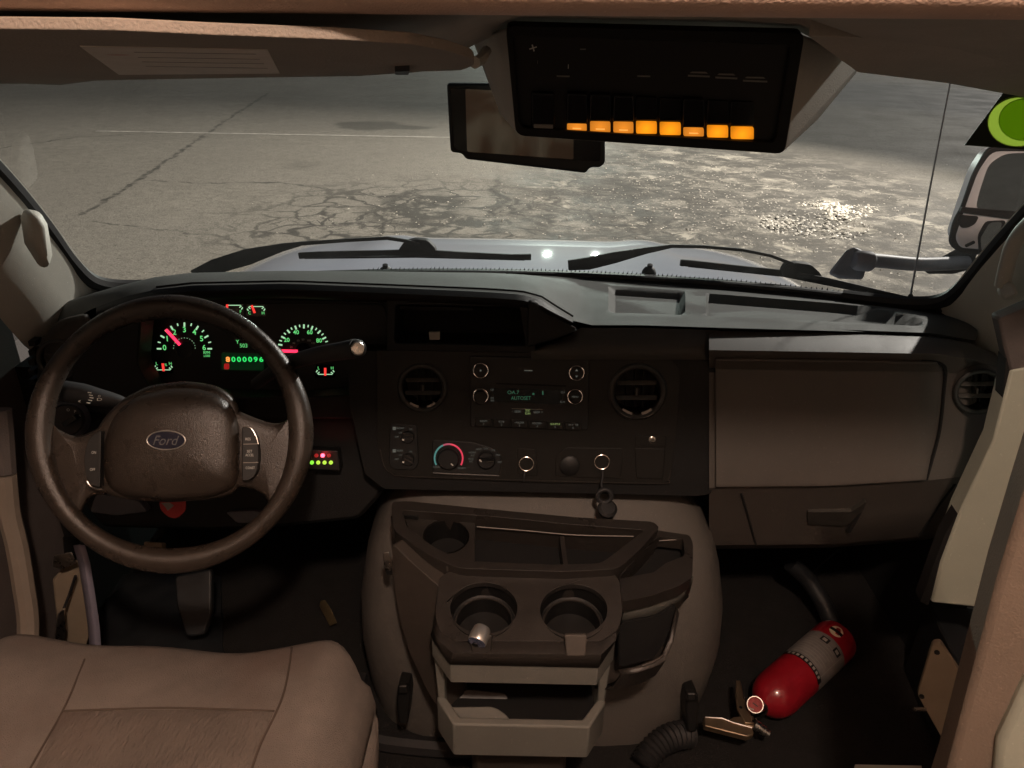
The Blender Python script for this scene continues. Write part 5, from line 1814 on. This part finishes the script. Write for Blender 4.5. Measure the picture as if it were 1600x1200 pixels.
for sx in (0, 1):
    xs_ = (-.110, -.094) if sx == 0 else (.144, .160)
    xb_ = (-.106, -.094) if sx == 0 else (.144, .156)
    vs_ = [V((xs_[0], .870, .338)), V((xs_[1], .870, .338)), V((xs_[1], 1.0, .338)), V((xs_[0], 1.0, .338)), V((xb_[0], .870, .244)), V((xb_[1], .870, .244)), V((xb_[1], 1.0, .244)), V((xb_[0], 1.0, .244))]
    obj('bin_cheek', vs_, [[0, 1, 2, 3], [7, 6, 5, 4], [0, 4, 5, 1], [1, 5, 6, 2], [2, 6, 7, 3], [3, 7, 4, 0]], 'bin_grey', CO, .002)
box('bin_back', (-.10, .955, .16), (.15, .965, .345), 'gap', CO)
box('pedestal', (-.055, .885, .0), (.105, 1.0, .165), 'wing', CO, .012)

# things left in the bin and in the cup holder
t = thing('phone_case', 'dark glossy case lying in the open grey bin', 'case', V((-.04, .87, .19)))
fb2 = Fr(AY(745, 1105, .90), (0, -.6, .8))
pprism('case', fb2, rc([(708, 1100), (728, 1076), (790, 1082), (800, 1104), (712, 1104)], 6), -.012, 0, 'mat_rubber', t, .004)
t = thing('paper_sheet', 'pale grey rounded sheet standing in the open bin', 'sheet', V((-.02, .85, .19)))
fb3 = Fr(AY(745, 1118, .856), (0, -.85, .5))
pprism('sheet', fb3, rc([(702, 1106, 4), (772, 1105, 10), (792, 1118, 8), (802, 1136), (710, 1136)], 5), -.003, 0, 'bin_grey', t)
t = thing('silver_cap', 'small shiny silver metal cap resting at the left cup holder notch', 'cap', AY(751, 1008, .83))
ca = AY(745, 1004, .822)
ax_ = V((.30, .85, .30)).normalized()
mat('cap_silver', (.78, .76, .72), .33, .85)
lathe('barrel', ca, ax_, [(.0130, 0), (.0140, .002), (.0140, .012), (.0125, .022), (.011, .024), (.0, .024)], 'cap_silver', t, seg=28)
mat('bluish_metal', (.35, .40, .62), .25, .8)
lathe('end_face', ca - ax_ * .0006, -ax_, [(.0128, -.001), (.0128, .0), (.006, .0008), (.0, .0008)], 'bluish_metal', t, seg=28)
lathe('hole', ca - ax_ * .0016 - V((.002, 0, .003)), -ax_, [(.0045, -.001), (.0045, 0), (.0, 0)], 'black', t, seg=14)

# side pockets on the passenger flank of the cover
SP = thing('side_pocket', 'tan side pocket tray stepping down the passenger flank of the engine cover', 'pocket tray', (.24, 1.0, .25))
sp_out = rc([(1022, 828), (1078, 836, 6), (1083, 850), (1082, 902, 8), (1060, 916), (1020, 930), (972, 940), (968, 900), (990, 868)], 5)
sp_in = rc([(1030, 838), (1068, 842, 5), (1070, 868), (1040, 880), (1022, 894), (965, 905), (1000, 866)], 4)
plate('pocket_rim', [TP.P(u, v, -.004) for u, v in sp_out], [[TP.P(u, v, -.004) for u, v in sp_in]], TP.n * -.024, 'tray', SP, .004)
plate('pocket_well', [TP.P(u, v, -.027) for u, v in sp_out], [[TP.P(u, v, -.027) for u, v in sp_in]], TP.n * -.022, 'tray', SP)
pprism('pocket_floor', TP, sp_out, -.05, -.042, 'gap', SP)
tube('pocket_ledge', [TP.P(1030, 845, -.008), TP.P(1060, 843, -.008)], .0008, 'tab_grey', SP, seg=6)
rows = []
curve = [(972, 940), (1010, 934), (1040, 924), (1062, 912), (1078, 896)]
for u, v in curve:
    a_ = TP.P(u, v, -.026) + V((.003, -.005, 0))
    rows.append([a_, a_ + V((0, .001, -.014)), a_ + V((-.002, .003, -.046))])
loft('pocket_band', rows, 'bin_grey', SP, solid=.004)
pprism('pocket_mouth', Fr(AY(1010, 1000, .905), (.35, -1, .15)), rc([(968, 975), (1030, 962), (1056, 944, 6), (1048, 985), (1036, 1022, 10), (1012, 1032), (968, 1042)], 5), -.01, -.004, 'gap', SP)
rows = []
for u, v, y in ((966, 1046, .86), (990, 1042, .862), (1015, 1034, .868), (1034, 1024, .88), (1046, 996, .90), (1056, 950, .93)):
    a_ = AY(u, v, y)
    rows.append([a_, a_ + V((.004, -.004, -.006)), a_ + V((-.006, .004, -.045)), a_ + V((-.03, .02, -.06))])
loft('lower_pocket', rows, 'tray', SP, solid=.004)
tube('pocket_edge', smooth_path([AY(1003, 1040, .862), AY(1022, 1033, .868), AY(1036, 1024, .878)], 4), .002, 'wing', SP, seg=6)

# ribbed hose by the passenger footwell
t = thing('ribbed_hose', 'short black ribbed hose at the foot of the engine cover', 'hose', AZ(1040, 1170, .0))
hp = smooth_path([AZ(1004, 1196, .03), AZ(1022, 1170, .045), AZ(1048, 1152, .05), AZ(1076, 1146, .04)], 9)
tube('hose', hp, [.021 + (.004 if i % 2 else 0) for i in range(len(hp))], 'rubber', t, seg=16)
tube('clip', [AZ(1068, 1168, .02), AZ(1082, 1160, .02)], .003, 'metal', t, seg=6)

# ================================================================== driver seat
t = thing('driver_seat', 'tan-brown cloth driver seat cushion in the left foreground', 'seat', (-.5, .6, 0))


def fabric(name, col, ribs):
    m = mat(name, col, .95, var=.16, vscale=9, spec=.2)
    N, L = m.node_tree.nodes, m.node_tree.links
    b = N['Principled BSDF']
    tc = N.new('ShaderNodeTexCoord')
    mp = N.new('ShaderNodeMapping')
    mp.inputs['Scale'].default_value = (1, .35, 1) if ribs else (1, 1, 1)
    n = N.new('ShaderNodeTexNoise')
    n.inputs['Scale'].default_value = 230 if ribs else 620
    n.inputs['Detail'].default_value = 3
    L.new(tc.outputs['Object'], mp.inputs[0])
    L.new(mp.outputs[0], n.inputs['Vector'])
    bp = N.new('ShaderNodeBump')
    bp.inputs['Strength'].default_value = 1.0 if ribs else .65
    bp.inputs['Distance'].default_value = .004
    L.new(n.outputs['Fac'], bp.inputs['Height'])
    L.new(bp.outputs[0], b.inputs['Normal'])
    # worn blotches
    n2 = N.new('ShaderNodeTexNoise')
    n2.inputs['Scale'].default_value = 5
    n2.inputs['Detail'].default_value = 4
    L.new(tc.outputs['Object'], n2.inputs['Vector'])
    mr = N.new('ShaderNodeMapRange')
    mr.inputs[1].default_value, mr.inputs[2].default_value = .5, .72
    mr.inputs[4].default_value = .55
    L.new(n2.outputs['Fac'], mr.inputs[0])
    mx = N.new('ShaderNodeMix')
    mx.data_type = 'RGBA'
    old = b.inputs['Base Color'].links[0].from_socket
    L.new(mr.outputs[0], mx.inputs[0])
    L.new(old, mx.inputs[6])
    mx.inputs[7].default_value = (col[0] * .72, col[1] * .55, col[2] * .50, 1)
    L.new(mx.outputs[2], b.inputs['Base Color'])


fabric('seat_cloth', (.240, .208, .184), False)
fabric('seat_insert', (.175, .148, .128), True)
SX, SY0, SY1, SH = -.508, .30, .872, .294


def seat_z(x, y):
    s_ = (x - SX) / SH
    f = (y - SY0) / (SY1 - SY0)
    z = .352
    z += .030 * abs(s_) ** 2.2 - .012 * math.exp(-((s_ - .25) / .28) ** 2) * max(0, f) ** 3
    z -= .055 * max(0, (abs(s_) - .80) / .20) ** 2.2
    z -= .02 * max(0, (f - .80) / .20) ** 2
    z += .010 * math.sin(f * 3)
    z += .004 * noise.noise(V((x * 9, y * 9, 3)))
    return z


rows = []
NX, NY = 56, 40
for j in range(NY + 1):
    f = j / NY
    row = []
    for i in range(NX + 1):
        s_ = -1 + 2 * i / NX
        ymax = SY1 - .055 * max(0, (abs(s_) - .72) / .28) ** 2.0 + .006 * math.cos(s_ * 7)
        x = SX + s_ * SH
        y = SY0 + f * (ymax - SY0)
        row.append(V((x, y, seat_z(x, y))))
    rows.append(row)
# wrap front edge and sides down
for (dy, dz) in ((.012, -.006), (.018, -.02), (.018, -.05), (.008, -.11), (-.03, -.15)):
    rows.append([p + V((0, dy, dz)) for p in rows[NY]])
rows2 = []
for r_ in rows:
    l_, q_ = r_[0], r_[-1]
    left = [l_ + V((.03, 0, -.16)), l_ + V((-.008, 0, -.11)), l_ + V((-.018, 0, -.05)), l_ + V((-.012, 0, -.014))]
    right = [q_ + V((.012, 0, -.014)), q_ + V((.018, 0, -.05)), q_ + V((.008, 0, -.11)), q_ + V((-.03, 0, -.16))]
    rows2.append(left + r_ + right)
loft('cushion', rows2, 'seat_cloth', t, angle=80)
# ribbed centre insert
def on_seat(u, v, h=.0):
    p = AZ(u, v, .36)
    for _ in range(6):
        p = AZ(u, v, seat_z(p.x, p.y) + h)
    return p


ins_rows = []
for j in range(15):
    v = 1112 + j * (1330 - 1112) / 14
    f = j / 14
    l_, r_ = 96 - f * 100, 428 - f * 85
    ins_rows.append([on_seat(l_ + (r_ - l_) * i / 20, v - 3 * math.sin(math.pi * i / 20), .004 * min(1, i / 1.0, (20 - i) / 1.0, j / 1.0) + .0008) for i in range(21)])
loft('insert', ins_rows, 'seat_insert', t, angle=80)
mat('piping', (.10, .075, .058), .9)
tube('seam', smooth_path([on_seat(u, v, .0012) for u, v in ((456, 1010), (452, 1040), (444, 1080), (430, 1116), (408, 1160), (392, 1205), (370, 1270))], 4), .0016, 'piping', t, seg=6)
tube('seam', smooth_path([on_seat(u, v, .0012) for u, v in ((98, 1111), (180, 1108), (260, 1106), (340, 1108), (428, 1111))], 4), .0014, 'piping', t, seg=6)
tube('seam', smooth_path([on_seat(u, v, .0012) for u, v in ((132, 1030), (112, 1080), (94, 1118), (70, 1160), (40, 1215), (10, 1290))], 4), .0014, 'piping', t, seg=6)
box('pedestal', (-.72, .36, 0), (-.28, .78, .25), 'dash_dark', t, .02)

# pedals and floor mat on the driver side
t = thing('accelerator_pedal', 'worn grey rubber pedal pad under the steering wheel', 'pedal', AZ(300, 990, .02))
fpd = Fr(AY(300, 940, 1.22), (0, -.75, .66))
pprism('pad', fpd, rc([(272, 900), (330, 888), (330, 960), (318, 992), (290, 995), (276, 950)], 8), -.02, 0, 'mat_rubber', t, .004)
tube('lever', [fpd.P(302, 900, -.02), V((-.42, 1.45, .34))], .008, 'black', t)
t = thing('brake_pedal', 'small tan brake pedal edge behind the wheel rim', 'pedal', AY(236, 860, 1.28))
fpd = Fr(AY(238, 856, 1.28), (0, -.8, .6))
pprism('pad', fpd, rc([(224, 846), (254, 848), (252, 866), (226, 864)], 4), -.02, 0, 'plate_tan', t, .004)
tube('lever', [fpd.P(238, 850, -.02), V((-.52, 1.45, .5))], .008, 'black', t)
t = thing('floor_mat', 'dark rubber floor mat in the driver footwell', 'mat', AZ(250, 990, .004))
prism('mat', [AZ(u, v, .012) for u, v in ((165, 900), (260, 890), (345, 900), (350, 1060), (160, 1060))], (0, 0, -.008), 'mat_rubber', t, .002)
t = thing('yellow_scrap', 'small crumpled yellow scrap on the driver footwell floor', 'scrap', AZ(512, 955, .0))
mat('yellow_scrap', (.09, .065, .028), .8, var=.3, vscale=50)
hull('scrap', [AZ(u, v, z) for u, v, z in ((500, 938, .05), (508, 936, .06), (518, 952, .05), (528, 974, .03), (516, 980, .01), (508, 962, .02), (498, 946, .02))], 'yellow_scrap', t, .003)

# ================================================================== fire extinguisher
A_ = AZ(1204, 1092, .052)
B_ = AZ(1306, 1000, .062)
ax_ = (B_ - A_).normalized()
L_ = (B_ - A_).length
RD_ = .0445
t = thing('fire_extinguisher', 'red fire extinguisher lying on the dark passenger floor', 'fire extinguisher', A_.lerp(B_, .5) * 1.0 - V((0, 0, .06)))
body = lathe('cylinder', A_, ax_, [(.012, -.028), (.016, -.025), (.022, -.021), (.031, -.014), (.0395, -.002), (RD_, .016), (RD_, L_ - .012), (RD_ * .99, L_ - .004), (RD_ * .94, L_ + .004), (RD_ * .85, L_ + .006), (.0, L_ + .002)], 'red_paint', t, seg=40)
toc = (CAM - A_.lerp(B_, .5))
toc = (toc - ax_ * toc.dot(ax_)).normalized()
sid = ax_.cross(toc).normalized()


def on_cyl(h, ang, k=1.008):
    return A_ + ax_ * h + (toc * math.cos(ang) + sid * math.sin(ang)) * RD_ * k


def wrap(name, h0, h1, a0, a1, m, k=1.008, parent=None):
    return loft(name, [[on_cyl(h0 + (h1 - h0) * j / 3, R(a0 + (a1 - a0) * i / 14), k) for i in range(15)] for j in range(4)], m, parent or t, angle=80)


mat('ext_label', (.17, .155, .145), .65, var=.18, vscale=60)
lb = wrap('label', L_ * .40, L_ * .80, -80, 100, 'ext_label')
wrap('label_band', L_ * .385, L_ * .435, -80, 55, 'black', 1.012, lb)
for i in range(9):
    wrap('band_letter', L_ * .397, L_ * .424, -62 + i * 12, -55 + i * 12, 'paper', 1.016, lb)
for j in range(8):
    wrap('print_line', L_ * (.46 + .035 * j), L_ * (.466 + .035 * j), -60, 22 + (j % 3) * 6, 'grey_print', 1.012, lb)
for a0 in (-28, 12):
    wrap('pictogram', L_ * .705, L_ * .765, a0, a0 + 22, 'dash_dark', 1.013, lb)
    wrap('pictogram', L_ * .718, L_ * .752, a0 + 5, a0 + 16, 'paper', 1.017, lb)
wrap('label_frame', L_ * .44, L_ * .78, 40, 42, 'grey_print', 1.012, lb)
# round inspection sticker near the base
fst = Fr(on_cyl(L_ * .90, R(-14), 1.0), (toc * math.cos(R(-14)) + sid * math.sin(R(-14))))
rr_ = [on_cyl(L_ * .90 + .014 * math.sin(2 * math.pi * i / 20), R(-14) + .30 * math.cos(2 * math.pi * i / 20), 1.012) for i in range(20)]
st_ = prism('sticker', rr_, fst.n * -.001, 'sticker_cream', t)
wrap('sticker_bar', L_ * .90 - .004, L_ * .90 + .004, -31, 3, 'black', 1.02, st_)
# valve, gauge, handles
vh = A_ - ax_ * .045
lathe('valve', A_ - ax_ * .024, -ax_, [(.014, 0), (.014, .018), (.011, .022), (.011, .034), (.008, .036)], 'chrome_dim', t, seg=20)
gc = AZ(1180, 1101, .118)
gn = (CAM - gc).normalized()
gg = lathe('gauge', gc - gn * .012, gn, [(.0145, 0), (.0150, .010), (.0142, .014), (.013, .014), (.0128, .010)], 'chrome_dim', t, seg=24, caps=False)
mat('gauge_red', (.30, .05, .05), .75, var=.4, vscale=150)
lathe('gauge_face', gc + gn * .0014, gn, [(.0128, -.001), (.0128, 0), (.0, 0)], 'gauge_red', gg, seg=24)
FGd = Fr(gc + gn * .002, gn)
bar('gauge_needle', FGd, (1176, 1098), (1184, 1104), 1.5, 'black', gg, h=.001)
bar('gauge_mark', FGd, (1170, 1106), (1178, 1109), 2, 'paper', gg, h=.001)
# squeeze lever: bent sheet channel
hz = .085
lev = [AZ(u, v, hz) for u, v in ((1100, 1120), (1128, 1121), (1145, 1127), (1176, 1133), (1178, 1147), (1168, 1151), (1140, 1144), (1101, 1134))]
prism('lever', lev, (0, .004, -.016), 'brass', t, .002)
tube('lever_edge', [AZ(1102, 1120.5, hz + .002), AZ(1128, 1122, hz + .002), AZ(1146, 1129, hz + .002), AZ(1175, 1137, hz + .002)], .0013, 'metal', t, seg=6)
car = [AZ(u, v, hz + .004) for u, v in ((1150, 1062), (1157, 1063), (1162, 1090), (1174, 1118), (1176, 1130), (1164, 1130), (1152, 1108), (1149, 1085))]
prism('carry_handle', car, (.002, .004, -.012), 'brass', t, .002)
lathe('handle_hole', AZ(1157.5, 1105, hz + .0046), (0, 0, 1), [(.003, -.001), (.003, .0), (.0, .0)], 'black', t, seg=10)
prism('bracket', [AZ(u, v, hz + .002) for u, v in ((1138, 1125), (1146, 1120), (1164, 1118), (1180, 1130), (1178, 1136), (1146, 1130))], (0, .002, -.014), 'brass', t, .002)
nz0, nz1 = AZ(1178, 1131, .075), AZ(1201, 1147, .062)
lathe('nozzle', nz0, nz1 - nz0, [(.009, 0), (.009, .010), (.0075, .012), (.0075, .016), (.0085, .017), (.0085, .022), (.0062, .024), (.0062, (nz1 - nz0).length), (.004, (nz1 - nz0).length), (.0035, (nz1 - nz0).length - .006)], 'metal', t, seg=18)
tube('pin', [AZ(1176, 1122, .085), AZ(1194, 1112, .075)], .0035, 'chrome', t, seg=8)
# padding the footwell: lower duct and cable seen beyond the extinguisher
t = thing('floor_duct', 'dim grey duct curving down in the passenger footwell', 'duct', AZ(1280, 960, .0))
tube('duct', smooth_path([AY(1235, 880, 1.34), AY(1262, 905, 1.33), AY(1285, 940, 1.30), AY(1300, 975, 1.27)], 5), [.018] * 16, 'mat_rubber', t, seg=12)
t = thing('sill_edge', 'bright white sill edge at the bottom of the passenger floor', 'sill', AZ(1390, 1195, .0))
prism('strip', [AZ(u, v, .01) for u, v in ((1336, 1194), (1440, 1196), (1446, 1230), (1330, 1230))], (0, 0, -.008), 'white_print', t, .001)
